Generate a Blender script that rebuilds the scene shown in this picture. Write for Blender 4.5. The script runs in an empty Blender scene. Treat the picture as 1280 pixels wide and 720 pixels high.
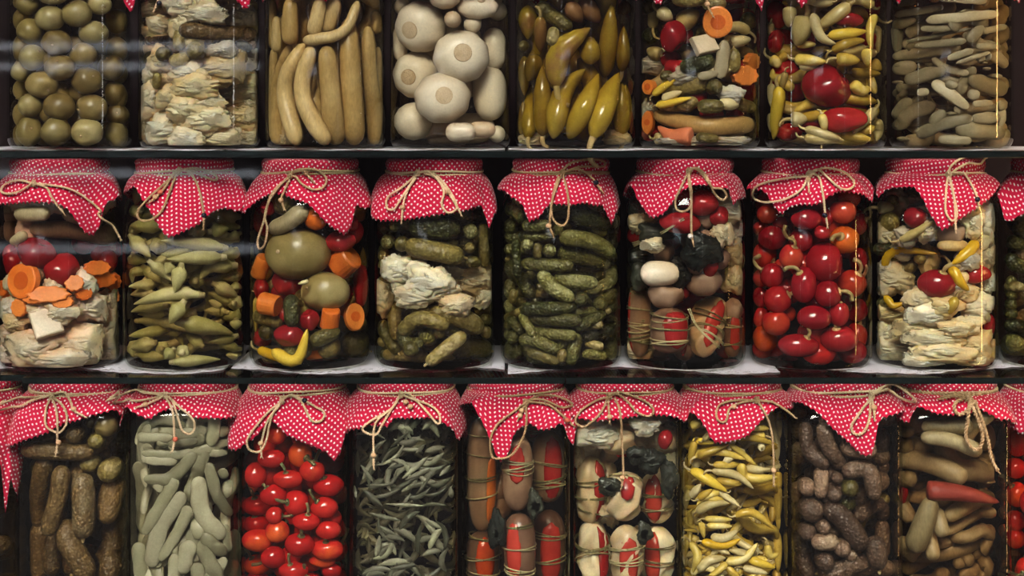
import bpy, math, random
import numpy as np
from mathutils import noise, Vector
C = bpy.context.scene.collection
SC = bpy.context.scene
# ------------------------------------------------------------------ camera, world, light
DC = 1.9            # camera distance from the plane of the jar axes; there 1 px = 1 mm
ZE = 0.32           # eye height (photo row 150)
cam = bpy.data.objects.new('camera', bpy.data.cameras.new('camera'))
C.objects.link(cam)
cam.location = (0, -DC, ZE)
cam.rotation_euler = (math.pi/2, 0, 0)
cam.data.sensor_width = 36
cam.data.lens = 36*DC/1.28
cam.data.shift_y = -0.164
cam.data.clip_start = .05
SC.camera = cam
SC.view_settings.view_transform = 'Standard'
SC.view_settings.look = 'None'
SC.view_settings.gamma = 1
SC.view_settings.use_curve_mapping = False
SC.view_settings.exposure = 0.3
SC.cycles.max_bounces = 10
SC.cycles.diffuse_bounces = 2
SC.cycles.glossy_bounces = 3
SC.cycles.transmission_bounces = 4
SC.cycles.transparent_max_bounces = 40
SC.cycles.caustics_reflective = False
SC.cycles.caustics_refractive = False
SC.cycles.use_denoising = True
SC.cycles.sample_clamp_indirect = 4

W = bpy.data.worlds.new('overcast_sky'); SC.world = W; W.use_nodes = True
wn, wl = W.node_tree.nodes, W.node_tree.links
wn.clear()
wo = wn.new('ShaderNodeOutputWorld'); wb = wn.new('ShaderNodeBackground')
wt = wn.new('ShaderNodeTexCoord'); ws = wn.new('ShaderNodeSeparateXYZ'); wr = wn.new('ShaderNodeValToRGB')
wl.new(wt.outputs['Generated'], ws.inputs[0]); wl.new(ws.outputs['Z'], wr.inputs[0])
wr.color_ramp.elements[0].position = 0.0; wr.color_ramp.elements[0].color = (1, .93, .84, 1)
wr.color_ramp.elements[1].position = 0.7; wr.color_ramp.elements[1].color = (.97, .95, .92, 1)
wl.new(wr.outputs[0], wb.inputs[0]); wb.inputs[1].default_value = SKY = 17.0
wl.new(wb.outputs[0], wo.inputs[0])

def area(name, loc, rot, sx, sy, power, col):
    l = bpy.data.lights.new(name, 'AREA'); l.shape = 'RECTANGLE'; l.size = sx; l.size_y = sy
    l.energy = power; l.color = col
    o = bpy.data.objects.new(name, l); C.objects.link(o); o.location = loc; o.rotation_euler = rot
    return o
# soft daylight coming down the street, above and behind the viewer
sun = bpy.data.lights.new('veiled_sun', 'SUN'); sun.energy = 2.4; sun.angle = math.radians(30); sun.color = (1, .80, .58)
so = bpy.data.objects.new('veiled_sun', sun); C.objects.link(so)
so.rotation_euler = (math.radians(47), 0, math.radians(-16))

# ------------------------------------------------------------------ helpers
rnd = random.Random(7)
def link(name, verts, faces, mat, parent=None, smooth=True, loc=None, uv=None):
    me = bpy.data.meshes.new(name)
    v = np.asarray(verts, dtype=np.float64)
    if loc is not None: v = v-np.asarray(loc)
    me.from_pydata(v.tolist(), [], faces)
    if smooth: me.polygons.foreach_set('use_smooth', [True]*len(me.polygons))
    for m in (mat if isinstance(mat, (list, tuple)) else [mat]): me.materials.append(m)
    if uv is not None:
        L = me.uv_layers.new(name='UVMap')
        idx = np.empty(len(me.loops), dtype=np.int32); me.loops.foreach_get('vertex_index', idx)
        L.data.foreach_set('uv', np.asarray(uv)[idx].astype(np.float32).ravel())
    o = bpy.data.objects.new(name, me); C.objects.link(o)
    if loc is not None: o.location = loc
    if parent is not None:
        o.parent = parent
        if loc is not None and parent.type in ('MESH', 'EMPTY'): o.location = Vector(loc)-parent.location
        elif loc is None: o.location = -Vector(parent.location)
    return o
def tag(o, label, cat, group=None, kind=None):
    if label: o['label'] = label
    if cat: o['category'] = cat
    if group: o['group'] = group
    if kind: o['kind'] = kind
    return o
def empty(name, loc, label, cat, group=None):
    o = bpy.data.objects.new(name, None); C.objects.link(o); o.location = loc; o.empty_display_size = .02
    return tag(o, label, cat, group)
def box_vf(x0, x1, y0, y1, z0, z1):
    v = [(x, y, z) for z in (z0, z1) for y in (y0, y1) for x in (x0, x1)]
    f = [(0, 2, 3, 1), (4, 5, 7, 6), (0, 1, 5, 4), (2, 6, 7, 3), (0, 4, 6, 2), (1, 3, 7, 5)]
    return v, f
def join(parts):
    V, F = [], []
    for v, f in parts:
        n = len(V); V.extend([tuple(p) for p in v]); F.extend([tuple(i+n for i in q) for q in f])
    return V, F

# ------------------------------------------------------------------ materials
def newmat(name):
    m = bpy.data.materials.new(name); m.use_nodes = True
    nt = m.node_tree; nt.nodes.clear()
    out = nt.nodes.new('ShaderNodeOutputMaterial')
    return m, nt, out
def N(nt, t, **kw):
    n = nt.nodes.new(t)
    for k, v in kw.items(): setattr(n, k, v)
    return n
def organic(name, ca, cb, rough=.38, scale=90, bump=.25, bscale=350, spec=.5, vor=0, stripes=0, sss=0, vary=.35, cc=None, coat=0.0, fine=.06):
    """soft vegetable skin: mottled between two colours, each piece a little different"""
    m, nt, out = newmat(name); L = nt.links
    p = N(nt, 'ShaderNodeBsdfPrincipled')
    tc = N(nt, 'ShaderNodeTexCoord'); oi = N(nt, 'ShaderNodeObjectInfo')
    nz = N(nt, 'ShaderNodeTexNoise'); nz.inputs['Scale'].default_value = scale; nz.inputs['Detail'].default_value = 3
    L.new(tc.outputs['Object'], nz.inputs['Vector'])
    m1 = N(nt, 'ShaderNodeMath', operation='MULTIPLY_ADD'); m1.inputs[1].default_value = .9; 
    L.new(oi.outputs['Random'], m1.inputs[0]); m1.inputs[2].default_value = -.45
    m2 = N(nt, 'ShaderNodeMath', operation='ADD'); L.new(nz.outputs['Fac'], m2.inputs[0]); L.new(m1.outputs[0], m2.inputs[1])
    r = N(nt, 'ShaderNodeValToRGB'); e = r.color_ramp.elements
    e[0].position = .2; e[0].color = (*ca, 1); e[1].position = .8; e[1].color = (*cb, 1)
    if cc: x = r.color_ramp.elements.new(.97); x.color = (*cc, 1)
    L.new(m2.outputs[0], r.inputs[0])
    # per-piece brightness
    fn = N(nt, 'ShaderNodeTexNoise'); fn.inputs['Scale'].default_value = 420 if not vor else 300; fn.inputs['Detail'].default_value = 2
    mp = N(nt, 'ShaderNodeMapping'); mp.inputs['Scale'].default_value = (1, 1, .35 if stripes else 1); L.new(tc.outputs['Object'], mp.inputs[0]); L.new(mp.outputs[0], fn.inputs['Vector'])
    fr = N(nt, 'ShaderNodeMapRange'); fr.inputs['From Min'].default_value = .35; fr.inputs['From Max'].default_value = .68; fr.inputs['To Min'].default_value = 1-fine; fr.inputs['To Max'].default_value = 1+fine
    L.new(fn.outputs['Fac'], fr.inputs[0])
    hv = N(nt, 'ShaderNodeHueSaturation')
    f = N(nt, 'ShaderNodeMath', operation='FRACT'); g = N(nt, 'ShaderNodeMath', operation='MULTIPLY'); g.inputs[1].default_value = 7.31
    L.new(oi.outputs['Random'], g.inputs[0]); L.new(g.outputs[0], f.inputs[0])
    q = N(nt, 'ShaderNodeMath', operation='MULTIPLY_ADD'); q.inputs[1].default_value = vary; q.inputs[2].default_value = 1-vary/2
    L.new(f.outputs[0], q.inputs[0]); qq = N(nt, 'ShaderNodeMath', operation='MULTIPLY'); L.new(q.outputs[0], qq.inputs[0]); L.new(fr.outputs[0], qq.inputs[1]); L.new(qq.outputs[0], hv.inputs['Value']); L.new(r.outputs[0], hv.inputs['Color'])
    L.new(hv.outputs[0], p.inputs['Base Color'])
    p.inputs['Roughness'].default_value = rough; p.inputs['Specular IOR Level'].default_value = spec
    if sss: p.inputs['Subsurface Weight'].default_value = sss; p.inputs['Subsurface Radius'].default_value = (1, .7, .45); p.inputs['Subsurface Scale'].default_value = .004
    if coat: p.inputs['Coat Weight'].default_value = coat; p.inputs['Coat Roughness'].default_value = .12
    if vor:
        b0 = N(nt, 'ShaderNodeTexVoronoi'); b0.inputs['Scale'].default_value = vor; hout = b0.outputs['Distance']
    else:
        b0 = N(nt, 'ShaderNodeTexNoise'); b0.inputs['Scale'].default_value = bscale; hout = b0.outputs['Fac']
    L.new(tc.outputs['Object'], b0.inputs['Vector'])
    bp = N(nt, 'ShaderNodeBump'); bp.inputs['Strength'].default_value = bump; bp.inputs['Distance'].default_value = .002 if not vor else .0035
    if vor: bp.invert = True
    L.new(hout, bp.inputs['Height']); L.new(bp.outputs[0], p.inputs['Normal'])
    L.new(p.outputs[0], out.inputs[0])
    return m
def glass_mat(name, tint=(.96, .98, .97), edge=(.55, .6, .56), refl=1.0):
    """clear glass wall: passes light, reflects by Fresnel, absorbs more where the sight line runs long through the wall"""
    m, nt, out = newmat(name); L = nt.links
    tr = N(nt, 'ShaderNodeBsdfTransparent'); gl = N(nt, 'ShaderNodeBsdfGlossy'); gl.inputs['Roughness'].default_value = .03
    gl.inputs['Color'].default_value = (refl, refl, refl, 1)
    fr = N(nt, 'ShaderNodeFresnel'); fr.inputs['IOR'].default_value = 1.45
    geo = N(nt, 'ShaderNodeNewGeometry')
    cmb = N(nt, 'ShaderNodeMath', operation='MULTIPLY')  # only the front of a wall mirrors, its inner back face is quiet
    inv = N(nt, 'ShaderNodeMath', operation='SUBTRACT'); inv.inputs[0].default_value = 1
    L.new(geo.outputs['Backfacing'], inv.inputs[1]); L.new(fr.outputs[0], cmb.inputs[0]); L.new(inv.outputs[0], cmb.inputs[1])
    lw = N(nt, 'ShaderNodeLayerWeight'); lw.inputs['Blend'].default_value = .35
    pw = N(nt, 'ShaderNodeMath', operation='POWER'); pw.inputs[1].default_value = 2.5; L.new(lw.outputs['Facing'], pw.inputs[0])
    mc = N(nt, 'ShaderNodeMixRGB'); mc.inputs[1].default_value = (*tint, 1); mc.inputs[2].default_value = (*edge, 1)
    L.new(pw.outputs[0], mc.inputs[0]); L.new(mc.outputs[0], tr.inputs[0])
    mx = N(nt, 'ShaderNodeMixShader'); L.new(cmb.outputs[0], mx.inputs[0]); L.new(tr.outputs[0], mx.inputs[1]); L.new(gl.outputs[0], mx.inputs[2])
    L.new(mx.outputs[0], out.inputs[0])
    return m
def brine_mat(name, col, density):
    m, nt, out = newmat(name); L = nt.links
    tr = N(nt, 'ShaderNodeBsdfTransparent'); va = N(nt, 'ShaderNodeVolumeAbsorption')
    va.inputs['Color'].default_value = (*col, 1); va.inputs['Density'].default_value = density
    # the level top of the liquid mirrors a little; its sides touch the glass and do not
    gl = N(nt, 'ShaderNodeBsdfGlossy'); gl.inputs['Roughness'].default_value = .03; fr = N(nt, 'ShaderNodeFresnel'); fr.inputs['IOR'].default_value = 1.33
    ge = N(nt, 'ShaderNodeNewGeometry'); sx = N(nt, 'ShaderNodeSeparateXYZ'); L.new(ge.outputs['True Normal'], sx.inputs[0])
    gt = N(nt, 'ShaderNodeMath', operation='GREATER_THAN'); gt.inputs[1].default_value = .95; L.new(sx.outputs['Z'], gt.inputs[0])
    mu = N(nt, 'ShaderNodeMath', operation='MULTIPLY'); L.new(gt.outputs[0], mu.inputs[0]); L.new(fr.outputs[0], mu.inputs[1])
    mx = N(nt, 'ShaderNodeMixShader'); L.new(mu.outputs[0], mx.inputs[0]); L.new(tr.outputs[0], mx.inputs[1]); L.new(gl.outputs[0], mx.inputs[2])
    L.new(mx.outputs[0], out.inputs['Surface']); L.new(va.outputs[0], out.inputs['Volume'])
    return m
def plain(name, col, rough=.6, spec=.4, metal=0, bump=0, bs=200):
    m, nt, out = newmat(name); L = nt.links
    p = N(nt, 'ShaderNodeBsdfPrincipled'); p.inputs['Base Color'].default_value = (*col, 1)
    p.inputs['Roughness'].default_value = rough; p.inputs['Specular IOR Level'].default_value = spec; p.inputs['Metallic'].default_value = metal
    if bump:
        tc = N(nt, 'ShaderNodeTexCoord'); n = N(nt, 'ShaderNodeTexNoise'); n.inputs['Scale'].default_value = bs
        b = N(nt, 'ShaderNodeBump'); b.inputs['Strength'].default_value = bump; b.inputs['Distance'].default_value = .001
        L.new(tc.outputs['Object'], n.inputs['Vector']); L.new(n.outputs['Fac'], b.inputs['Height']); L.new(b.outputs[0], p.inputs['Normal'])
    L.new(p.outputs[0], out.inputs[0]); return m
def dots_mat():
    """red cotton printed with small white dots (dots live in the cloth's own UV, in metres)"""
    m, nt, out = newmat('red_dotted_cotton'); L = nt.links
    p = N(nt, 'ShaderNodeBsdfPrincipled'); uv = N(nt, 'ShaderNodeUVMap'); uv.uv_map = 'UVMap'
    sc = N(nt, 'ShaderNodeVectorMath', operation='SCALE'); sc.inputs['Scale'].default_value = 1/.0054
    L.new(uv.outputs[0], sc.inputs[0])
    sp = N(nt, 'ShaderNodeSeparateXYZ'); L.new(sc.outputs[0], sp.inputs[0])
    outs = []
    for a in 'XY':
        f = N(nt, 'ShaderNodeMath', operation='PINGPONG'); f.inputs[1].default_value = .5
        L.new(sp.outputs[a], f.inputs[0])
        q = N(nt, 'ShaderNodeMath', operation='POWER'); q.inputs[1].default_value = 2; L.new(f.outputs[0], q.inputs[0]); outs.append(q)
    ad = N(nt, 'ShaderNodeMath', operation='ADD'); L.new(outs[0].outputs[0], ad.inputs[0]); L.new(outs[1].outputs[0], ad.inputs[1])
    mr = N(nt, 'ShaderNodeMapRange'); mr.inputs['From Min'].default_value = .030; mr.inputs['From Max'].default_value = .058
    mr.inputs['To Min'].default_value = 1; mr.inputs['To Max'].default_value = 0; L.new(ad.outputs[0], mr.inputs[0])
    mx = N(nt, 'ShaderNodeMixRGB'); mx.inputs[1].default_value = (.54, .002, .042, 1); mx.inputs[2].default_value = (.90, .76, .76, 1)
    L.new(mr.outputs[0], mx.inputs[0]); L.new(mx.outputs[0], p.inputs['Base Color'])
    p.inputs['Roughness'].default_value = .85; p.inputs['Specular IOR Level'].default_value = .25
    p.inputs['Sheen Weight'].default_value = .15
    nz = N(nt, 'ShaderNodeTexNoise'); nz.inputs['Scale'].default_value = 60; nz.inputs['Detail'].default_value = 4
    b = N(nt, 'ShaderNodeBump'); b.inputs['Strength'].default_value = .5; b.inputs['Distance'].default_value = .004
    L.new(uv.outputs[0], nz.inputs['Vector']); L.new(nz.outputs['Fac'], b.inputs['Height']); L.new(b.outputs[0], p.inputs['Normal'])
    L.new(p.outputs[0], out.inputs[0]); return m
M = {}
M['cloth'] = dots_mat()
M['glass'] = glass_mat('jar_glass')
M['shelf_glass'] = glass_mat('shelf_glass', (.84, .9, .88), (.5, .6, .56))
M['shelf_edge'] = plain('shelf_glass_edge', (.004, .008, .008), .2, .3)
M['window'] = glass_mat('window_glass', (.985, .99, .99), (.9, .93, .93))
M['twine'] = organic('jute_twine', (.48, .32, .17), (.80, .60, .38), .85, 300, .6, 900, .1, vary=.2)
M['bead'] = plain('wooden_bead', (.62, .40, .22), .45)
M['bead_black'] = plain('black_bead', (.015, .015, .03), .25)
M['bead_white'] = plain('white_bead', (.8, .78, .74), .35)
M['bead_red'] = plain('coral_bead', (.65, .16, .09), .4)
M['lid'] = plain('lid_metal', (.5, .5, .48), .35, .5, .8)
M['paper'] = plain('lace_paper', (.60, .61, .68), .8, .2)
M['back'] = plain('dark_backboard', (.012, .006, .007), .8, .2)
M['gherkin'] = organic('gherkin_skin', (.085, .070, .014), (.25, .185, .05), .34, 60, .42, 0, .5, vor=230, cc=(.36, .28, .12), fine=.2, vary=.5)
M['gherkin_dark'] = organic('dark_gherkin_skin', (.10, .058, .018), (.22, .13, .045), .34, 60, .5, 0, .5, vor=260, cc=(.25, .17, .08), fine=.2, vary=.5)
M['gherkin_green'] = organic('green_gherkin_skin', (.040, .042, .009), (.16, .145, .035), .33, 60, .6, 0, .5, vor=260, cc=(.26, .25, .1), fine=.2, vary=.6)
M['gherkin_mauve'] = organic('mauve_brown_gherkin_skin', (.10, .058, .038), (.28, .17, .11), .38, 60, .5, 0, .45, vor=260, cc=(.32, .22, .14), fine=.2, vary=.6)
M['tomato_green'] = organic('green_tomato_skin', (.25, .19, .065), (.42, .34, .15), .3, 45, .08, 200, .5, fine=.07, vary=.35)
M['tomato_brown'] = organic('pickled_tomato_skin', (.19, .13, .04), (.32, .23, .085), .3, 45, .08, 200, .5, fine=.07, vary=.25)
M['pale_cuke'] = organic('pale_cucumber_skin', (.46, .29, .10), (.66, .47, .21), .36, 40, .3, 120, .5, fine=.12, stripes=1, vary=.25)
M['grey_cuke'] = organic('grey_green_cucumber_skin', (.25, .19, .09), (.42, .33, .18), .4, 40, .3, 120, .45, fine=.12, stripes=1, vary=.25)
M['garlic'] = organic('garlic_skin', (.66, .47, .30), (.90, .77, .60), .30, 22, .35, 60, .5, vary=.15)
M['garlic_root'] = organic('garlic_root_plate', (.56, .39, .23), (.66, .49, .32), .7, 120, .5, 500, .3, vary=.1)
M['olive_pepper'] = organic('olive_pepper_skin', (.20, .115, .008), (.42, .28, .025), .2, 30, .08, 150, .6, cc=(.34, .17, .05), fine=.07, vary=.45)
M['rust_pepper'] = organic('rust_brown_pepper_skin', (.16, .07, .025), (.30, .15, .06), .22, 30, .08, 150, .6, vary=.3)
M['yellow_pepper'] = organic('yellow_pepper_skin', (.48, .30, .035), (.72, .52, .11), .27, 50, .1, 150, .5, cc=(.75, .6, .25), vary=.35)
M['bright_pepper'] = organic('bright_yellow_pepper_skin', (.68, .40, .015), (.80, .55, .06), .25, 50, .1, 150, .5, vary=.2)
M['pale_pepper'] = organic('pale_pepper_skin', (.48, .36, .13), (.68, .56, .30), .3, 50, .1, 150, .5, vary=.25)
M['red_pepper'] = organic('red_pepper_skin', (.24, .006, .010), (.38, .014, .016), .2, 30, .06, 120, .6, vary=.3)
M['cherry'] = organic('cherry_pepper_skin', (.46, .010, .010), (.62, .026, .016), .16, 28, .05, 100, .65, cc=(.72, .10, .02), vary=.3)
M['cherry_dark'] = organic('dark_cherry_pepper_skin', (.26, .006, .012), (.42, .014, .016), .17, 28, .05, 100, .65, cc=(.50, .05, .02), vary=.3)
M['orange_cherry'] = organic('orange_cherry_pepper_skin', (.55, .05, .01), (.75, .15, .015), .18, 28, .05, 100, .65, vary=.2)
M['red_strip'] = organic('red_pepper_strip', (.34, .012, .012), (.56, .05, .03), .24, 30, .06, 120, .6, vary=.3)
M['stem'] = organic('pepper_stem', (.36, .26, .09), (.62, .46, .22), .5, 120, .3, 500, .4, vary=.3)
M['green_stem'] = organic('green_pepper_stem', (.11, .11, .04), (.24, .21, .09), .5, 120, .3, 500, .4, vary=.3)
M['carrot'] = organic('carrot_flesh', (.72, .15, .015), (.86, .25, .04), .36, 60, .2, 300, .45, vary=.25)
M['carrot_pink'] = organic('coral_carrot_flesh', (.78, .22, .10), (.86, .32, .16), .4, 60, .2, 300, .4, vary=.15)
M['red_carrot'] = organic('dull_red_carrot_skin', (.26, .035, .022), (.40, .07, .045), .4, 60, .3, 300, .4, vary=.1)
M['cabbage'] = organic('cabbage_leaf', (.72, .54, .33), (.90, .77, .56), .34, 40, .12, 130, .5, sss=.5, fine=.08, vary=.2)
M['cabbage_cream'] = organic('cream_cabbage_leaf', (.72, .52, .26), (.88, .72, .45), .34, 40, .12, 130, .5, sss=.5, fine=.08, vary=.2)
M['cabbage_grey'] = organic('thin_grey_cabbage_leaf', (.42, .35, .26), (.66, .58, .46), .38, 40, .35, 130, .5, sss=.5, fine=.08, vary=.3)
M['dark_leaf'] = organic('dark_herb_leaf', (.008, .012, .010), (.045, .05, .035), .4, 40, .4, 150, .4, vary=.3)
M['okra'] = organic('okra_skin', (.33, .30, .095), (.56, .50, .23), .42, 50, .2, 300, .4, cc=(.5, .42, .22), fine=.07, vary=.35)
M['okra_cap'] = organic('okra_cap', (.34, .28, .12), (.56, .48, .26), .45, 90, .3, 300, .4, vary=.2)
M['bean'] = organic('flat_bean_skin', (.20, .165, .09), (.40, .33, .20), .42, 40, .2, 200, .45, fine=.07, vary=.4)
M['bean_green'] = organic('green_flat_bean_skin', (.26, .24, .14), (.42, .38, .25), .42, 40, .2, 200, .45, fine=.07, vary=.35)
M['samphire'] = organic('rock_samphire_leaf', (.075, .078, .048), (.21, .20, .14), .45, 50, .2, 300, .4, cc=(.32, .32, .2), fine=.07, vary=.6)
M['eggplant'] = organic('pickled_eggplant_skin', (.15, .075, .045), (.36, .21, .12), .28, 28, .2, 100, .5, cc=(.36, .25, .15), vary=.3)
M['brown_ball'] = organic('mauve_eggplant_flesh', (.27, .165, .12), (.42, .29, .21), .35, 30, .25, 90, .45, vary=.2)
M['tie'] = organic('celery_string', (.20, .18, .07), (.46, .38, .20), .45, 200, .3, 500, .4, vary=.6)
M['turnip'] = organic('turnip_flesh', (.70, .56, .38), (.86, .75, .57), .38, 35, .15, 120, .45, vary=.1)
BR = dict(clear=brine_mat('clear_brine', (.80, .70, .50), 9), olive=brine_mat('olive_brine', (.74, .58, .28), 14),
          red=brine_mat('red_brine', (.8, .3, .22), 16), brown=brine_mat('brown_brine', (.72, .52, .28), 15), dark=brine_mat('dark_brine', (.66, .52, .3), 11))
# ------------------------------------------------------------------ mesh shapes
def catmull(P, per=8):
    P = np.asarray(P, float); n = len(P)
    Q = np.vstack([2*P[0]-P[1], P, 2*P[-1]-P[-2]])
    out = []
    for i in range(n-1):
        p0, p1, p2, p3 = Q[i:i+4]
        for k in range(per):
            t = k/per
            out.append(.5*((2*p1)+(p2-p0)*t+(2*p0-5*p1+4*p2-p3)*t*t+(3*p1-p0-3*p2+p3)*t**3))
    out.append(P[-1]); return np.array(out)
def resample(P, u):
    P = np.asarray(P, float); d = np.r_[0, np.cumsum(np.linalg.norm(np.diff(P, axis=0), axis=1))]
    if d[-1] < 1e-9: return np.repeat(P[:1], len(u), 0)
    return np.column_stack([np.interp(np.asarray(u)*d[-1], d, P[:, k]) for k in range(3)])
def frames(P, ref=(0, -1, 0)):
    T = np.gradient(P, axis=0); T /= np.maximum(np.linalg.norm(T, axis=1), 1e-9)[:, None]
    ref = np.asarray(ref, float); A = ref[None]-T*(T@ref)[:, None]
    nr = np.linalg.norm(A, axis=1); bad = nr < .2
    A[bad] = np.cross(T[bad], (1, 0, 0)); A /= np.linalg.norm(A, axis=1)[:, None]
    return T, A, np.cross(T, A)          # A faces the glass, B lies across
def tube(P, R, ring=10, flat=1.0, lobes=0, lobe=0.0, wob=0.0, seed=0, closed=True, tilt=0):
    """swept closed body. flat squeezes it towards the glass direction"""
    T, A, B = frames(P); n = len(P); ph = np.arange(ring)*2*math.pi/ring+tilt
    rr = 1+lobe*np.cos(lobes*ph) if lobes else np.ones(ring)
    R = np.asarray(R)
    V = P[:, None, :]+(R[:, None]*rr[None]*np.cos(ph)[None])[..., None]*A[:, None, :]*flat+(R[:, None]*rr[None]*np.sin(ph)[None])[..., None]*B[:, None, :]
    V = V.reshape(-1, 3)
    if wob:
        rs = np.random.RandomState(seed); K = rs.normal(size=(4, 3)); s = np.zeros(len(V)); mr = R.max()
        for k in range(4): s += np.sin((V@K[k])/mr*1.3+rs.uniform(0, 6))
        ctr = np.repeat(P, ring, 0); V = V+(V-ctr)*(s*wob/4)[:, None]
    F = []
    for i in range(n-1):
        for j in range(ring):
            k = (j+1) % ring
            F.append((i*ring+j, i*ring+k, (i+1)*ring+k, (i+1)*ring+j))
    if closed:
        F.append(tuple(range(ring-1, -1, -1))); F.append(tuple((n-1)*ring+j for j in range(ring)))
    return V, F
def ustat(n): return (1-np.cos(np.pi*np.arange(n)/(n-1)))/2
def blunt(u, p=2.6, a=1.0, b=1.0):
    e = np.maximum(1-np.abs(2*u-1)**p, 0)**.5
    return np.maximum(e*(a+(b-a)*u), .04)
def ellipsoid(c, rx, ry, rz, n=14, ring=18, axis=(0, 0, 1), lobes=0, lobe=0, dimple=0, wob=0, seed=0):
    """ball with lobes and a dimple at the +axis pole"""
    axis = np.asarray(axis, float); axis /= np.linalg.norm(axis)
    u = np.linspace(.02, .98, n); th = u*np.pi; ph = np.arange(ring)*2*np.pi/ring
    e1 = np.cross(axis, (0, 1, 0)); 
    if np.linalg.norm(e1) < .1: e1 = np.array((1., 0, 0))
    e1 /= np.linalg.norm(e1); e2 = np.cross(axis, e1)
    s = np.sin(th)[:, None]; co = np.cos(th)[:, None]
    lob = 1+lobe*np.cos(lobes*ph)[None]*s if lobes else np.ones((n, ring))
    hgt = co*(1-dimple*np.exp(-(th/.45)**2))[:, None]
    V = (axis[None, None]*(hgt*np.ones((1, ring)))[..., None]+e1*(s*lob*np.cos(ph)[None])[..., None]+e2*(s*lob*np.sin(ph)[None])[..., None]).reshape(-1, 3)
    if wob:
        rs = np.random.RandomState(seed); K = rs.normal(size=(5, 3))*1.5; w = sum(np.sin(V@K[k]+rs.uniform(0, 6)) for k in range(5)); V = V*(1+w*wob/5)[:, None]
    V = V*np.array((rx, ry, rz))+np.asarray(c)
    F = [(i*ring+j, (i+1)*ring+j, (i+1)*ring+(j+1) % ring, i*ring+(j+1) % ring) for i in range(n-1) for j in range(ring)]
    F.append(tuple(range(ring))); F.append(tuple((n-1)*ring+j for j in range(ring-1, -1, -1)))
    return V, F
def wad(c, rx, ry, rz, seed, n=26, ring=38, amp=.34, freq=1.7, ang=0, stretch=2.2):
    """crumpled, folded leaf: closed body with sharp winding folds"""
    u = np.linspace(.015, .985, n)*np.pi; ph = np.arange(ring)*2*np.pi/ring
    V = np.stack([np.sin(u)[:, None]*np.cos(ph)[None], np.sin(u)[:, None]*np.sin(ph)[None], np.cos(u)[:, None]*np.ones((1, ring))], -1).reshape(-1, 3)
    off = Vector((seed*3.7 % 50, seed*1.3 % 31, seed*.77 % 17)); ca, sa = math.cos(ang), math.sin(ang)
    D = np.empty(len(V))
    for i, v in enumerate(V.tolist()):
        x, y, z = v
        a, b = x*ca+z*sa, -x*sa+z*ca                      # folds run along direction a
        q = Vector((a*freq/stretch, y*freq, b*freq))+off
        w = noise.noise(q*.9)*1.1
        q2 = q+Vector((w, w*.5, -w))
        r1 = 1-abs(noise.noise(q2*1.6))*2.6
        r2 = 1-abs(noise.noise(q2*3.7))*2.4
        D[i] = 1+amp*(r1*.62+r2*.30-.45)+.10*noise.noise(q*5)
    # angular outline so leaves end in flat edges and corners rather than as balls
    sh = 1+.13*np.sin(3*np.arctan2(V[:, 2], V[:, 0])+seed)+.08*np.sin(5*np.arctan2(V[:, 2], V[:, 0])+seed*2)
    V = V*D[:, None]; V[:, 0] *= sh; V[:, 2] *= sh
    V = V*np.array((rx, ry, rz))
    cs, sn = math.cos(ang), math.sin(ang)
    V = V+np.asarray(c)
    F = [(i*ring+j, (i+1)*ring+j, (i+1)*ring+(j+1) % ring, i*ring+(j+1) % ring) for i in range(n-1) for j in range(ring)]
    F.append(tuple(range(ring))); F.append(tuple((n-1)*ring+j for j in range(ring-1, -1, -1)))
    return V, F

def sheet(c, rx, ry, rz, rs, n=17):
    """one thin ruffled leaf blade lying over the front of a wad"""
    cx, cz = rs.uniform(-.45, .45), rs.uniform(-.45, .45); a0 = rs.uniform(0, 6.28); ca, sa = math.cos(a0), math.sin(a0)
    f1, f2, p1, p2 = rs.uniform(3, 6), rs.uniform(7, 11), rs.uniform(0, 6), rs.uniform(0, 6); V = []
    g = np.linspace(-1, 1, n); top = []
    for u in g:
        for v in g:
            k = 1+.12*math.sin(3*u+p1)*math.cos(2.5*v+p2); d = math.hypot(u, v)
            e_ = max(abs(u), abs(v)); dd = max(math.hypot(u, v), 1e-6); q_ = (e_/dd)**.8*(1+.12*math.sin(5*math.atan2(v, u)+p1)); uu, vv = u*q_, v*q_
            x = (uu*ca-vv*sa)*k*.8+cx; z = (uu*sa+vv*ca)*k*.55+cz
            e = max(abs(u), abs(v))
            y = -math.sqrt(max(1.05-min(1, (x*x+z*z)*.8), .04))-.02-.20*math.sin(f1*u+p1+2.2*math.sin(1.7*v+p2))*(.35+.6*e)-.10*math.sin(f2*v+p2+2*u)*e*e+.22*e**4
            top.append((c[0]+x*rx, c[1]+y*ry, c[2]+z*rz))
    m = n*n; V = top+[(a, b+.0007, d_) for a, b, d_ in top]; F = []
    for i in range(n-1):
        for j in range(n-1):
            q = (i*n+j, i*n+j+1, (i+1)*n+j+1, (i+1)*n+j); F.append(q); F.append(tuple(m+t for t in q[::-1]))
    rim = [j for j in range(n)]+[i*n+n-1 for i in range(1, n)]+[(n-1)*n+j for j in range(n-2, -1, -1)]+[i*n for i in range(n-2, 0, -1)]
    for a, b in zip(rim, rim[1:]+rim[:1]): F.append((a, m+a, m+b, b))
    return V, F

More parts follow.
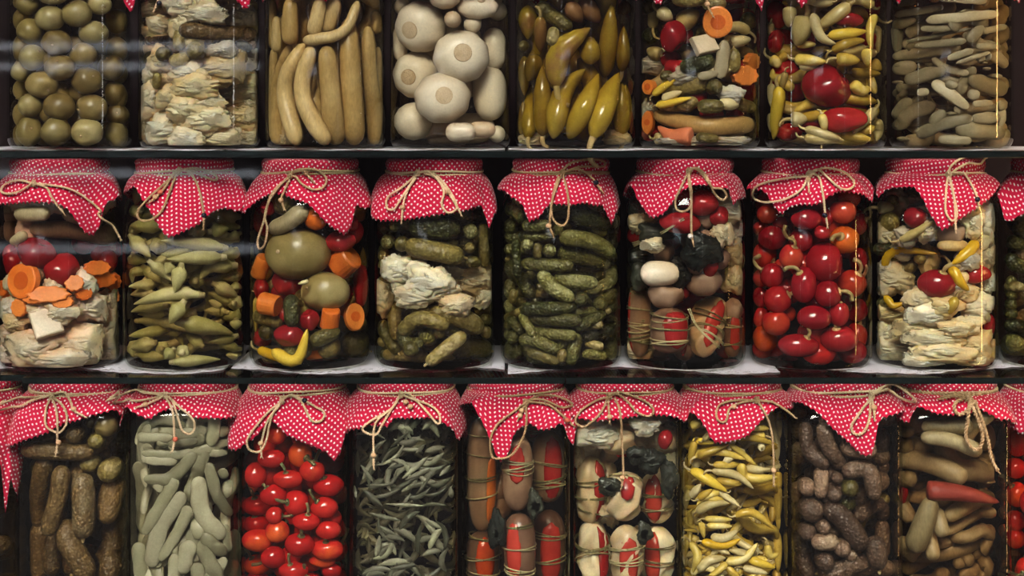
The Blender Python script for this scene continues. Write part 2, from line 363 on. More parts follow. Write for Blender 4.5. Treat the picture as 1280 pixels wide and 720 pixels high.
# ------------------------------------------------------------------ the packed jar
def px2w(px, py, y):
    k = (DC+y)/DC
    return (px-640)/1000*k, ZE-(py-150)/1000*k
class Jar:
    def __init__(s, row, cpx, shape, name, brine, desc, hw=None):
        s.row, s.cpx, s.shape, s.name, s.desc = row, cpx, shape, name, desc
        s.base = {1: .2835, 2: .015, 3: -.277}[row]
        if shape == 'round': s.cx = (cpx-640)/1000; s.R = .0755
        else: s.cx = (cpx-640)/1000*(DC-.066)/DC; s.R = .0665
        s.H = .258 if row != 3 else .278
        s.brine = brine
        s.zb = s.base+.005                       # inner bottom
        s.neck_z = s.base+s.H-(.018 if row != 3 else .014)   # string height
        s.zfill = s.base+s.H-.048
        s.P = np.zeros((0, 4)); s.items = []; s.count = {}
        s.X = set()
    # outer radius of the body at height z
    def body_r(s, z):
        h = z-s.base; top = s.H-.033 if s.row != 3 else s.H-.028; sh0 = top-.044 if s.row != 3 else top-.021
        if h < .016: return s.R-.013*(1-math.sqrt(max(0, 1-(1-max(h, 0)/.016)**2)))
        if h < sh0: return s.R
        if h < top:
            t = (h-sh0)/(top-sh0); return s.R-(s.R-.054)*(1-math.sqrt(max(0, 1-t*t))) if t < 1 else .054
        return .054
    def outline(s, th, r):
        """polar radius of the cross section in direction th (0 = front)"""
        if s.shape == 'round': return r
        k = (s.R-r)/max(s.R-.0572, 1e-4); n = 7-5*min(max(k, 0), 1)
        c, q = abs(math.cos(th)), abs(math.sin(th))
        return r*(c**n+q**n)**(-1/n)
    def ymax(s, x, z, rad):
        """depth coordinate where a ball of radius rad touches the front wall"""
        R = s.body_r(z)-.0035-rad
        if R <= 0.002: return 0.0
        if s.shape == 'round': return -math.sqrt(max(R*R-x*x, 0))
        return -R*max(0, 1-min(1, abs(x)/R)**7)**(1/7)
    def clampx(s, x, z, rad):
        R = max(s.body_r(z)-.0035-rad, .001)
        return max(-R, min(R, x))
    def clampz(s, z, rad): return max(s.zb+rad, min(s.zfill+.01-rad*.3, z))
    def settle(s, pts, soft=.9, limit=True):
        """pts: list of (px,py,r m). returns world (local x) path pushed behind what already stands in front"""
        out = []
        y = -s.R*.8
        for px, py, r in pts:
            for it in range(3):
                X, Z = px2w(px, py, y); x = s.clampx(X-s.cx, Z, r); Z = s.clampz(Z, r); y = s.ymax(x, Z, r)
            out.append([x, y, Z, r])
        return s.push(np.array(out), soft)
    def push(s, A, soft=.9):
        n = len(A)
        if len(s.P):
            dx = A[:, None, 0]-s.P[None, :, 0]; dz = A[:, None, 2]-s.P[None, :, 2]
            sm = (A[:, None, 3]+s.P[None, :, 3])*soft
            q = sm**2-dx**2-dz**2
            need = np.where(q > 0, s.P[None, :, 1]+np.sqrt(np.maximum(q, 0)), -9)
            A[:, 1] = np.maximum(A[:, 1], need.max(1))
        sl = .55
        for i in range(1, n):
            A[i, 1] = max(A[i, 1], A[i-1, 1]-sl*math.hypot(A[i, 0]-A[i-1, 0], A[i, 2]-A[i-1, 2]))
        for i in range(n-2, -1, -1):
            A[i, 1] = max(A[i, 1], A[i+1, 1]-sl*math.hypot(A[i, 0]-A[i+1, 0], A[i, 2]-A[i+1, 2]))
        return A
    def ok(s, A):
        lim = np.array([-s.ymax(a[0], a[2], a[3]) for a in A]); return bool((A[:, 1] <= lim+.004).all())
    def clampback(s, A):
        for a in A: a[1] = min(a[1], max(-s.ymax(a[0], a[2], a[3]), 0)+.0)
        return A
    def commit(s, A): s.P = np.vstack([s.P, A])
    def where(s, A):
        x = A[:, 0].mean()/s.R; h = (A[:, 2].mean()-s.base)/(s.H-.03)
        v = 'bottom' if h < .16 else 'lower' if h < .36 else 'middle' if h < .58 else 'upper' if h < .8 else 'top'
        c = 'far left' if x < -.62 else 'left' if x < -.2 else 'centre' if x < .2 else 'right' if x < .62 else 'far right'
        return v, c
HALF = {'T': 0}
def path3(s, A, m):
    P = A[:, :3].copy(); P[:, 0] += s.cx
    if len(P) > 2: P = catmull(P, 4)
    return resample(P, m)

NOUN = {}
def K(key, name, cat, desc): NOUN[key] = (name, cat, desc)
K('gk', 'gherkin', 'gherkin', 'bumpy olive gherkin'); K('gd', 'brown_gherkin', 'gherkin', 'dark brown gherkin'); K('gg', 'small_gherkin', 'gherkin', 'small dark green gherkin')
K('gm', 'mauve_gherkin', 'gherkin', 'mauve brown gherkin'); K('tg', 'green_tomato', 'tomato', 'pickled green tomato'); K('tb', 'green_tomato', 'tomato', 'olive brown pickled tomato')
K('pc', 'pale_cucumber', 'cucumber', 'long pale pickled cucumber'); K('gc', 'grey_cucumber', 'cucumber', 'grey green ridged cucumber')
K('ga', 'garlic_bulb', 'garlic', 'white garlic bulb'); K('gl', 'garlic_clove', 'garlic', 'smooth cream garlic clove')
K('op', 'olive_green_pepper', 'pepper', 'glossy olive green pepper'); K('rp', 'brown_pepper', 'pepper', 'glossy rust brown pepper')
K('yp', 'yellow_pepper', 'pepper', 'thin yellow pepper'); K('bp', 'yellow_pepper', 'pepper', 'bright yellow pepper'); K('pp', 'pale_pepper', 'pepper', 'pale cream pepper')
K('rd', 'red_pepper_piece', 'pepper', 'deep red pepper piece'); K('ch', 'cherry_pepper', 'pepper', 'bright red cherry pepper'); K('cd', 'cherry_pepper', 'pepper', 'dark red cherry pepper')
K('co', 'cherry_pepper', 'pepper', 'orange cherry pepper'); K('cs', 'carrot_slice', 'carrot', 'round orange carrot slice'); K('cc', 'carrot_chunk', 'carrot', 'cut orange carrot chunk')
K('cp', 'carrot_wedge', 'carrot', 'coral pink carrot wedge'); K('cr', 'red_carrot', 'carrot', 'dull red tapering carrot'); K('ck', 'carrot_crinkle_slice', 'carrot', 'crinkle cut orange carrot slice')
K('lf', 'cabbage_leaf', 'cabbage', 'crumpled white cabbage leaf'); K('lc', 'cabbage_leaf', 'cabbage', 'folded cream cabbage leaf'); K('lg', 'cabbage_leaf', 'cabbage', 'thin grey cabbage leaf')
K('ld', 'herb_leaf', 'leaf', 'dark wilted herb leaf'); K('ok', 'okra_pod', 'okra', 'pale green okra pod'); K('bn', 'flat_bean', 'bean', 'grey green flat bean'); K('bg', 'green_bean', 'bean', 'soft green flat bean')
K('sa', 'samphire_leaf', 'leaf', 'narrow dark samphire leaf'); K('tu', 'turnip_slice', 'turnip', 'white cut turnip slice'); K('bb', 'eggplant_ball', 'eggplant', 'mauve brown small eggplant')
K('ti', 'celery_string', 'string', 'thin celery string tie'); K('se', 'stuffed_eggplant', 'eggplant', 'tied eggplant stuffed with red pepper'); K('cb', 'cabbage_roll', 'cabbage roll', 'tied white cabbage roll with red pepper')
K('sq', 'celery_root_block', 'vegetable', 'square cut white root vegetable')
MAT = dict(gk='gherkin', gd='gherkin_dark', gg='gherkin_green', gm='gherkin_mauve', tg='tomato_green', tb='tomato_brown', pc='pale_cuke', gc='grey_cuke', ga='garlic', gl='garlic', op='olive_pepper',
           rp='rust_pepper', yp='yellow_pepper', bp='bright_pepper', pp='pale_pepper', rd='red_pepper', ch='cherry', cd='cherry_dark', co='orange_cherry', cs='carrot', cc='carrot', cp='carrot_pink', cr='red_carrot',
           ck='carrot', lf='cabbage', lc='cabbage_cream', lg='cabbage_grey', ld='dark_leaf', ok='okra', bn='bean', bg='bean_green', sa='samphire', tu='turnip', bb='brown_ball', ti='tie', se='eggplant', cb='cabbage', sq='turnip')
TUBES = {'gk', 'gd', 'gg', 'gm', 'pc', 'gc', 'op', 'rp', 'yp', 'bp', 'pp', 'cp', 'cr', 'ok', 'bn', 'bg', 'sa', 'ti', 'se', 'cb', 'gl'}
cnt = [0]
def plural(name):
    n = name.replace('_', ' ')
    return n[:-4]+'leaves' if n.endswith('leaf') else n[:-2]+'toes' if n.endswith('to') else n+'s'
def deliver(jar, key, V, F, A, level, hidden=False, smooth=True):
    name, cat, desc = NOUN[key]
    P = A[:, :3].mean(0)+np.array((jar.cx, 0, 0))
    o = link(name, V, F, M[MAT[key]], None, smooth, loc=tuple(P))
    v, c = jar.where(A)
    how = ''
    if len(A) > 2:
        dx, dz = A[-1, 0]-A[0, 0], A[-1, 2]-A[0, 2]; a = math.degrees(math.atan2(abs(dz), abs(dx)))
        how = 'upright ' if a > 65 else 'level ' if a < 20 else ('right-leaning ' if dx*dz > 0 else 'left-leaning ')
    lab = f'{"half-hidden " if hidden else ""}{how}{desc}, {v} {c} of the {jar.desc}'
    tag(o, lab, cat, plural(name)+f' in the {jar.desc}')
    jar.items.append(o); cnt[0] += 1
    return o
def stem(o, P, r0, r1, mat='stem', ring=6, name='stem'):
    P = catmull(P, 3); V, F = tube(P, np.linspace(r0, r1, len(P)), ring)
    s = link(name, V, F, M[mat], o); s.location = -Vector(o.location)
    return s
def make(jar, key, A, rs, hidden=False, extra=None):
    """A: settled spheres of the piece (jar-local x)"""
    n = len(A); r = A[:, 3].max(); sd = rs.randint(1, 9999)
    A = A.copy()
    if key in ('gk', 'gd', 'gg', 'gm', 'pc', 'gc', 'gl'):
        u = ustat(12); P = path3(jar, A, u); e = P[-1]-P[0]; le = np.linalg.norm(e)
        T = np.gradient(P, axis=0); t0 = T[0]/max(np.linalg.norm(T[0]), 1e-9); t1 = T[-1]/max(np.linalg.norm(T[-1]), 1e-9)
        if le < 1e-6: t0 = t1 = np.array((0, 0, 1.))
        P = np.vstack([P[0]-t0*r, P, P[-1]+t1*r]) ; P = resample(P, ustat(15)); uu = ustat(15)
        L = le+2*r; p = max(2.2, min(8, 2.2*L/(2*r))); 
        R = r*blunt(uu, p, rs.uniform(.88, 1), rs.uniform(.82, 1.0))
        if key in ('pc', 'gc'): R = r*blunt(uu, p, .8, 1)
        lob = {'pc': (7, .035), 'gc': (6, .04)}.get(key, (0, 0))
        V, F = tube(P, R, 14, 1, lob[0], lob[1], .05 if key != 'gl' else .1, sd)
        o = deliver(jar, key, V, F, A, 0, hidden)
        if key in ('gk', 'gg', 'gm', 'gd') and not hidden and rs.rand() < .25:
            stem(o, [P[-1]-t1*r*.1, P[-1]+t1*r*.25, P[-1]+t1*r*.4], r*.22, r*.1, 'stem', 5)
        return o
    if key in ('op', 'rp', 'yp', 'bp', 'pp', 'cp', 'cr', 'ok'):
        P = path3(jar, A, ustat(14)); T = np.gradient(P, axis=0); t0 = T[0]/max(np.linalg.norm(T[0]), 1e-9); t1 = T[-1]/max(np.linalg.norm(T[-1]), 1e-9)
        P = np.vstack([P[0]-t0*r*.5, P, P[-1]+t1*r*.5]); P = resample(P, ustat(15)); u = ustat(15)
        if key in ('op', 'rp'): pr = [(0, .12), (.04, .42), (.14, .78), (.34, 1), (.6, .9), (.82, .6), (.95, .25), (1, .05)]
        elif key == 'ok': pr = [(0, .3), (.03, .42), (.1, .5), (.16, .8), (.25, 1), (.5, .92), (.75, .6), (.92, .28), (1, .08)]
        elif key in ('cp', 'cr'): pr = [(0, .6), (.01, .92), (.1, 1), (.6, .75), (.95, .25), (1, .06)]
        else: pr = [(0, .2), (.03, .62), (.12, .95), (.35, 1), (.65, .85), (.88, .5), (.97, .25), (1, .05)]
        R = r*np.interp(u, [a for a, b in pr], [b for a, b in pr])
        lb = (5, .09) if key == 'ok' else (3, .05)
        V, F = tube(P, R, 15 if key == 'ok' else 12, 1, lb[0], lb[1], .07 if key not in ('cp', 'cr') else .03, sd, tilt=rs.uniform(0, 1))
        o = deliver(jar, key, V, F, A, 0, hidden)
        if key in ('yp', 'bp', 'pp', 'op') and (not hidden or rs.rand() < .4) and rs.rand() < .75 and r > .003:
            s1 = np.cross(t0, (0, 1, 0))*rs.choice([-1, 1]); L = r*rs.uniform(1.2, 2.6)
            q = P[0]
            stem(o, [q+t0*r*.1, q-t0*L*.35, q-t0*L*.7+s1*L*.15, q-t0*L*.85+s1*L*.5], r*.30, r*.16, 'stem', 6)
        if key == 'ok' and not hidden:
            q = P[0]; stem(o, [P[0]+t0*r*.55, q+t0*r*.2, q-t0*r*.35], r*.56, r*.38, 'okra_cap', 8, 'cap')
        return o
    if key in ('bn', 'bg'):
        P = path3(jar, A, ustat(16)); T = np.gradient(P, axis=0); t0 = T[0]/max(np.linalg.norm(T[0]), 1e-9); t1 = T[-1]/max(np.linalg.norm(T[-1]), 1e-9)
        P = np.vstack([P[0]-t0*r*.7, P, P[-1]+t1*r*.7]); P = resample(P, ustat(18)); u = ustat(18)
        L = np.linalg.norm(P[-1]-P[0]); p = max(2.4, 1.8*L/(2*r))
        R = r*blunt(u, min(p, 7), rs.uniform(.75, 1), rs.uniform(.6, 1))*(1+.05*np.sin(u*L/r*2.4+sd))
        V, F = tube(P, R, 12, rs.uniform(.34, .46), 0, 0, .09, sd)
        return deliver(jar, key, V, F, A, 0, hidden)
    if key == 'sa':
        P = path3(jar, A, ustat(8)); u = ustat(8)
        R = r*np.interp(u, [0, .15, .5, .85, 1], [.18, .5, 1, .6, .06])
        V, F = tube(P, R, 6, .42, 0, 0, 0, sd); return deliver(jar, key, V, F, A, 0, hidden)
    if key == 'ti':
        P = path3(jar, A, np.linspace(0, 1, 10)); parts = []
        k = max(2, int(r/.0009))
        for q in range(k):
            off = (q-(k-1)/2)*.0017; T, Aa, B = frames(P)
            Q = P+B*(off+.0006*np.sin(np.linspace(0, 5, 10)+q))[:, None]+Aa*.0004*math.sin(q*2.1)
            parts.append(tube(Q, np.full(10, .00075), 5))
        V, F = join(parts); return deliver(jar, key, V, F, A, 0, hidden)
    if key in ('se', 'cb'):
        P = path3(jar, A, ustat(18)); T = np.gradient(P, axis=0); t0 = T[0]/np.linalg.norm(T[0]); t1 = T[-1]/np.linalg.norm(T[-1])
        P = np.vstack([P[0]-t0*r*.75, P, P[-1]+t1*r*.75]); P = resample(P, ustat(20)); u = ustat(20)
        R = r*blunt(u, 3.4, 1, .9)
        if key == 'cb':
            R = R*(1-.05*np.abs(np.sin(u*9+sd)))
            V, F = tube(P, R*1.08, 30, .95, 0, 0, .2, sd)
            # gathered folds of the leaf
            Vc = np.asarray(V).reshape(20, 30, 3); ph = np.arange(30)*2*np.pi/30
            fold = 1-.24*np.abs(np.sin(ph*2+sd+2.2*np.sin(u*4+sd)[:, None])+.5*np.sin(u*11+sd)[:, None]*np.sin(ph*3)[None]); ctr = P[:, None, :]
            V = (ctr+(Vc-ctr)*fold[..., None]).reshape(-1, 3)

        else: V, F = tube(P, R, 16, .95, 0, 0, .06, sd)
        o = deliver(jar, key, V, F, A, 0, hidden)
        Tt, Aa, B = frames(P)
        ex = extra or {}
        # red pepper stuffing showing through the slit
        for (ua, ub, ph0, ph1, mat) in ex.get('strip', []):
            idx = np.linspace(ua, ub, 12); Pp = resample(P, idx); rr = np.interp(idx, u, R)*(1.05 if key == 'cb' else 1.035)
            Tq, Aq, Bq = frames(Pp); w = np.sin(np.pi*np.clip((idx-ua)/(ub-ua), .0, 1))**.22
            VV = []; FF = []; m = 8
            for i in range(12):
                mid = (ph0+ph1)/2; hw = (ph1-ph0)/2*max(w[i], .08)
                for sgn, rad in ((1, 1.0), (0, .86)):
                    for j in range(m):
                        a = mid+hw*(2*j/(m-1)-1); edge = 1-.06*abs(2*j/(m-1)-1)**4
                        VV.append(Pp[i]+(Aq[i]*math.cos(a)*.97+Bq[i]*math.sin(a))*rr[i]*rad*(edge if sgn else 1))
            for i in range(11):
                b0, b1 = i*2*m, (i+1)*2*m
                for j in range(m-1):
                    FF.append((b0+j, b1+j, b1+j+1, b0+j+1)); FF.append((b0+m+j, b0+m+j+1, b1+m+j+1, b1+m+j))
                FF.append((b0, b0+m, b1+m, b1)); FF.append((b0+m-1, b1+m-1, b1+2*m-1, b0+2*m-1))
            FF.append(tuple(range(0, m))+tuple(range(2*m-1, m-1, -1)));
            e0 = 11*2*m; FF.append(tuple(e0+j for j in range(m-1, -1, -1))+tuple(e0+m+j for j in range(m)))
            w_ = link('pepper_strip', VV, FF, M[mat], o); w_.location = -Vector(o.location)
            w_['label'] = 'red pepper strip showing' if mat == 'red_strip' else 'orange pepper strip showing'
        for ut, k in ex.get('ties', []):
            parts = []
            Pp = resample(P, [ut])[0]; rr = float(np.interp(ut, u, R)); ii = int(np.argmin(abs(u-ut)))
            for q in range(k):
                ph = np.linspace(0, 2*np.pi, 22)
                ti_ = rs.uniform(-.25, .25); of = (q-(k-1)/2)*.0021
                Q = np.array([Pp+Tt[ii]*(of+rr*ti_*math.sin(a+q))+(Aa[ii]*math.cos(a)+B[ii]*math.sin(a))*rr*1.05 for a in ph])
                parts.append(tube(Q, np.full(22, rs.uniform(.0007, .0011)), 5))
            V2, F2 = join(parts); t = link('string_tie', V2, F2, M['tie'], o); t.location = -Vector(o.location)
        return o
    # ---- round things: A is 1-3 spheres, extra carries half sizes
    c = A[:, :3].mean(0)+np.array((jar.cx, 0, 0)); hx, hz = extra['hx'], extra['hz']; hy = (A[:, 3].mean())
    ang = rs.uniform(0, 6.28)
    if key in ('tg', 'tb'):
        ax = np.array((rs.uniform(-1, 1), -rs.uniform(.0, 1), rs.uniform(-1, 1)))
        V, F = ellipsoid(c, hx, min(hx, hz), hz, 16, 22, ax, 5, .025, .18, .04, sd); o = deliver(jar, key, V, F, A, 0, hidden)
        ax /= np.linalg.norm(ax); q = c+ax*np.array((hx, min(hx, hz), hz))*.84
        stem(o, [q-ax*.001, q+ax*.0008, q+ax*.0014], min(hx, hz)*.09, min(hx, hz)*.06, 'garlic_root', 6, 'stem_scar'); return o
    if key in ('ch', 'cd', 'co'):
        d = extra.get('dir')
        ax = np.array((math.sin(d), -.35, math.cos(d))) if d is not None else np.array((rs.uniform(-1, 1), rs.uniform(-.8, .3), rs.uniform(-.5, 1)))
        ax /= np.linalg.norm(ax)
        V, F = ellipsoid(c, hx, min(hx, hz)*1.0, hz, 16, 20, ax, rs.choice([3, 4, 5]), .035, .2, .035, sd); o = deliver(jar, key, V, F, A, 0, hidden)
        if d is not None or rs.rand() < (.25 if hidden else .55):
            q = c+ax*np.array((hx, min(hx, hz), hz))*.82; sL = min(hx, hz)*rs.uniform(.75, 1.15); side = np.cross(ax, (0, 1, 0))*rs.choice([-1, 1])
            sm = 'stem' if jar.row == 2 else 'green_stem'
            stem(o, [q, q+ax*sL*.12], min(hx, hz)*.36, min(hx, hz)*.2, sm, 9, 'calyx')
            g = [q+ax*sL*.1, q+ax*sL*.5+side*sL*.1, q+ax*sL*.8+side*sL*.5, q+ax*sL*.75+side*sL*.95] if jar.row == 2 else [q+ax*sL*.1, q+ax*sL*.8+side*sL*.08, q+ax*sL*1.35+side*sL*.3]
            g = [np.array((p[0], max(p[1], jar.ymax(jar.clampx(p[0]-jar.cx, p[2], .003), p[2], .003)), p[2])) for p in g]
            stem(o, g, min(hx, hz)*.14, min(hx, hz)*.17, sm, 7)
        return o
    if key == 'rd':
        V, F = ellipsoid(c, hx, hy, hz, 18, 24, (rs.uniform(-1, 1), -.3, rs.uniform(-1, 1)), 4, .10, .3, .10, sd)
        return deliver(jar, key, V, F, A, 0, hidden)
    if key == 'bb':
        V, F = ellipsoid(c, hx, hy, hz, 18, 24, (rs.uniform(-.4, .4), -.6, 1), 6, .07, .35, .06, sd)
        return deliver(jar, key, V, F, A, 0, hidden)
    if key == 'ga':
        d = extra.get('dir', (0, -1, 0)); ax = -np.asarray(d, float); ax /= np.linalg.norm(ax)   # ax points to the neck, away from the roots
        V, F = ellipsoid(c, hx, min(hx, hz)*.92, hz, 24, 44, -ax, 9, .022, .16, .035, sd); o = deliver(jar, key, V, F, A, 0, hidden)
        q = c-ax*np.array((hx, min(hx, hz)*.92, hz))*.80
        stem(o, [q+ax*.002, q-ax*.0008, q-ax*.0022, q-ax*.0024], min(hx, hz)*.36, min(hx, hz)*.33, 'garlic_root', 18, 'root_plate')
        q = c+ax*np.array((hx, min(hx, hz)*.92, hz))*.9
        stem(o, [q-ax*.003, q+ax*.004, q+ax*.009], min(hx, hz)*.30, min(hx, hz)*.1, 'garlic', 10, 'neck'); return o
    if key in ('cs', 'ck', 'cc', 'tu', 'sq'):
        # cut pieces: short prism with flat faces; slices face outwards, chunks lie across
        if key in ('cs', 'ck', 'tu'): th = .0045 if key != 'tu' else hy; ax = np.array((rs.uniform(-.2, .2)+ (c[0]-jar.cx)/jar.R*.8, -1, rs.uniform(-.3, .3)))
        elif key == 'sq': th = .006; ax = np.array((.25, -1, .35))
        else: th = hz*.8 if hz > hx else hx*.75; a = extra.get('dir', .3); ax = np.array((math.sin(a), -.35, math.cos(a)))
        ax /= np.linalg.norm(ax); e1 = np.cross(ax, (0, 0, 1)); 
        if np.linalg.norm(e1) < .2: e1 = np.cross(ax, (1, 0, 0))
        e1 /= np.linalg.norm(e1); e2 = np.cross(e1, ax); ring = 32 if key == 'ck' else 4 if key == 'sq' else 22
        m = min(hx, hz) if key == 'cc' else None
        V = []; prof = [(-1, .35), (-1, .9), (-.8, 1), (.8, .96), (1, .86), (1, .35)]
        for t, rad in prof:
            for j in range(ring):
                p = 2*np.pi*j/ring+(.5 if key == 'sq' else 0)
                w = 1+(.07*math.cos(10*p) if key == 'ck' else .02*math.cos(3*p+sd))
                sx, sz = (hx, hz) if m is None else (m, m)
                V.append(c+ax*t*th+e1*math.cos(p)*sx*rad*w+e2*math.sin(p)*sz*rad*w)
        F = [(i*ring+j, i*ring+(j+1) % ring, (i+1)*ring+(j+1) % ring, (i+1)*ring+j) for i in range(5) for j in range(ring)]
        F.append(tuple(range(ring-1, -1, -1))); F.append(tuple(5*ring+j for j in range(ring)))
        o = deliver(jar, key, V, F, A, 0, hidden, smooth=False)
        if key == 'cs' and hx > .007:
            Q = [c+ax*th*1.0, c+ax*th*1.06, c+ax*(th+.0003)]
            P = np.array([c+ax*(th-.001), c+ax*(th+.0004)]); Vq, Fq = tube(P, [min(hx, hz)*.5]*2, 16)
            Vq = np.asarray(Vq); w = link('core', Vq, Fq, M['carrot_pink'] if False else M['carrot_core'], o, False); w.location = -Vector(o.location); w['label'] = 'darker orange core of the slice'
        return o
    if key in ('lf', 'lc', 'lg', 'ld'):
        an = extra.get('ang', rs.uniform(-.8, .8)); parts = [wad(c, hx*1.02, max(hy*.9, .008), hz*1.02, sd, ang=an, amp=.36 if key != 'ld' else .28, freq=1.9 if hx > .02 else 1.5, stretch=3.0)]
        for q in range(0 if hidden else rs.randint(3, 6) if key != 'ld' else 2): parts.append(sheet(c, hx*rs.uniform(.55, .95), max(hy, .009)*1.02, hz*rs.uniform(.5, .9), rs))
        V, F = join(parts); V = [list(v) for v in V]
        # keep inside the glass
        for v in V:
            x = v[0]-jar.cx; R = jar.body_r(v[2])-.0036
            if jar.shape == 'round':
                d = math.hypot(x, v[1])
                if d > R: v[0] = jar.cx+x*R/d; v[1] *= R/d
            else:
                v[0] = jar.cx+max(-R, min(R, x)); v[1] = max(-R, min(R, v[1]))
            v[2] = max(jar.zb+.0008, v[2])
        return deliver(jar, key, V, F, A, 0, hidden)
    raise ValueError(key)
M['carrot_core'] = organic('carrot_core', (.62, .10, .008), (.70, .15, .015), .4, 60, .2, 300, .4, vary=.1)

def parse(jar, ox, oy, sc, text, rs):
    """one piece per entry: key x0 y0 x1 y1 w | key x0 y0 xm ym x1 y1 w | key x y d | key x y dx dy [dir]"""
    for ent in text.replace('\n', ';').split(';'):
        t = ent.split()
        if not t: continue
        key = t[0]; a = [float(q) for q in t[1:]]
        g = lambda x, y: (ox+x/sc, oy+y/sc)
        ex = {}
        if key in TUBES and len(a) in (5, 7):
            wk = .93; w = a[-1]/sc/1000/2*.965*(wk if key in ('yp', 'pp', 'bp') and jar.row == 3 else 1.12 if key in ('op', 'yp', 'bp', 'pp', 'bn', 'bg', 'sa', 'rp') else 1.05)
            if len(a) == 5: P = [(a[0], a[1]), ((a[0]+a[2])/2, (a[1]+a[3])/2), (a[2], a[3])]
            else: P = [(a[0], a[1]), (a[2], a[3]), (a[4], a[5])]
            P = np.array([(*g(*p), 0) for p in P]); P = catmull(P, 6)
            L = np.linalg.norm(np.diff(P[:, :2], axis=0), axis=1).sum()/1000
            if key in ('bn', 'bg'): wd = w*.62
            elif key == 'sa': wd = w*.5
            elif key == 'ti': wd = .0012
            else: wd = w
            # shorten by end radius: listed ends are the tips
            cut = min(.45, (w*.8)/max(L, 1e-4)); k = max(3, int(L/max(wd, .002))+1); k = min(k, 12)
            Q = resample(P, np.linspace(cut, 1-cut, k))
            A = jar.settle([(q[0], q[1], wd) for q in Q], soft=.80 if wd > .009 else .70)
            A = jar.clampback(A); jar.commit(A)
            if key in ('bn', 'bg', 'sa', 'ti'): A = A.copy(); A[:, 3] = w
            if key in ('se', 'cb'): ex = jar.extras.pop(0) if jar.extras else {}
            make(jar, key, A, rs, extra=ex)
        else:
            dx = a[2]/sc/1000; dy = (a[3] if len(a) > 3 else a[2])/sc/1000
            hx, hz = dx/2, dy/2; rm = min(hx, hz)
            if key in ('cs', 'ck'): rr = .006
            elif key in ('lf', 'lc', 'lg', 'ld'): rr = min(rm*.75, .013)
            elif key == 'sq': rr = .009
            elif key == 'cc': rr = min(rm, .016)
            else: rr = rm
            cx, cy = g(a[0], a[1]); major = max(hx, hz); off = max(0, major-rr)*1000*.8
            if off > 1 and not key in ('cs', 'ck'):
                pts = [(cx-off, cy, rr), (cx, cy, rr), (cx+off, cy, rr)] if hx > hz else [(cx, cy-off, rr), (cx, cy, rr), (cx, cy+off, rr)]
            else: pts = [(cx, cy, rr)]
            A = jar.settle(pts, soft=.82 if key[0] != 'l' else .55)
            A = jar.clampback(A)
            if len(A) > 1: A[:, 1] = A[:, 1].mean() if key[0] != 'l' else A[:, 1]
            jar.commit(A)
            ex = dict(hx=hx, hz=hz)
            if len(a) > 4: ex['dir'] = math.radians(a[4]) if key != 'ga' else (a[4], -1, a[5])
            if key in TUBES:       # a pod or gherkin seen end on
                ax = np.array(((1, 0, 0) if hx >= hz else (0, 0, 1)), float)
                if abs(hx-hz) < rm*.3: ax = np.array((0, 1., 0))
                B = np.vstack([A[:1], A[:1], A[:1]]); ext = max(major-rm, rm*.5)
                c0 = A[:, :3].mean(0)
                for i, q in enumerate((-1, 0, 1)): B[i, :3] = c0+ax*q*ext; B[i, 3] = rm
                if ax[1] > .5: B[:, 1] += ext
                make(jar, key, B, rs)
            else: make(jar, key, A, rs, extra=ex)
def fill(jar, kinds, n, rs, tilt=None, miss=90):
    """further pieces wherever the wall still shows through, lying behind those already there.
       kinds: list of (key, length m, width m, weight)"""
    g = .003; xs = np.arange(-jar.R+.006, jar.R-.005, g); zs = np.arange(jar.zb+.004, jar.zfill+.004, g)
    cov = np.zeros((len(xs), len(zs)), bool)
    GX, GZ = np.meshgrid(xs, zs, indexing='ij')
    def mark(A, f=.9):
        for a in A: cov[(GX-a[0])**2+(GZ-a[2])**2 < (a[3]*f)**2] = True
    mark(jar.P, .85)
    wt = np.array([k[3] for k in kinds], float); wt /= wt.sum(); made = 0
    while made < n and miss > 0:
        idx = np.argwhere(~cov)
        if len(idx) == 0: break
        i, j = idx[rs.randint(len(idx))]; x, z = xs[i], zs[j]
        key, L, w, _ = kinds[rs.choice(len(kinds), p=wt)]
        L *= rs.uniform(.75, 1.2); w *= rs.uniform(.85, 1.2); r = w/2
        if key in TUBES:
            wd = r*.62 if key in ('bn', 'bg') else r*.55 if key == 'sa' else r
            a = rs.normal(0, .45) if tilt is None else rs.normal(tilt[0], tilt[1])
            if rs.rand() < .5: a += math.pi
            k = min(9, max(3, int(L/max(wd, .0025))))
            t = np.linspace(-.5, .5, k); bend = rs.uniform(-.22, .22)*L
            X = x+math.cos(a)*t*(L-2*r*.8)-math.sin(a)*bend*(1-4*t*t); Z = z+math.sin(a)*t*(L-2*r*.8)+math.cos(a)*bend*(1-4*t*t)
            A = np.zeros((k, 4)); A[:, 3] = wd
            for q in range(k):
                A[q, 2] = jar.clampz(Z[q], wd); A[q, 0] = jar.clampx(X[q], A[q, 2], wd); A[q, 1] = jar.ymax(A[q, 0], A[q, 2], wd)
            ex = {}
        else:
            rr = r if key[0] != 'l' else min(r, .012); Z = jar.clampz(z, rr); X = jar.clampx(x, Z, rr)
            A = np.array([[X, jar.ymax(X, Z, rr), Z, rr]]); wd = rr; ex = dict(hx=L/2, hz=r)
            if key in ('ch', 'cd', 'co', 'tg', 'tb'): ex = dict(hx=r, hz=r*rs.uniform(.85, 1.05))
            if rs.rand() < .5: ex['hx'], ex['hz'] = ex['hz'], ex['hx']
        A = jar.push(A, .74 if r > .009 else .58 if r > .0055 else .42)
        if not jar.ok(A): miss -= 1; cov[i, j] = True; continue
        jar.commit(A); mark(A, .8); cov[i, j] = True; made += 1
        B = A.copy(); B[:, 3] = r
        if key in TUBES and key not in ('bn', 'bg', 'sa'): B[:, 3] = wd
        make(jar, key, B if key in TUBES else A, rs, hidden=A[:, 1].mean() > -jar.R*.45, extra=ex)
    return made
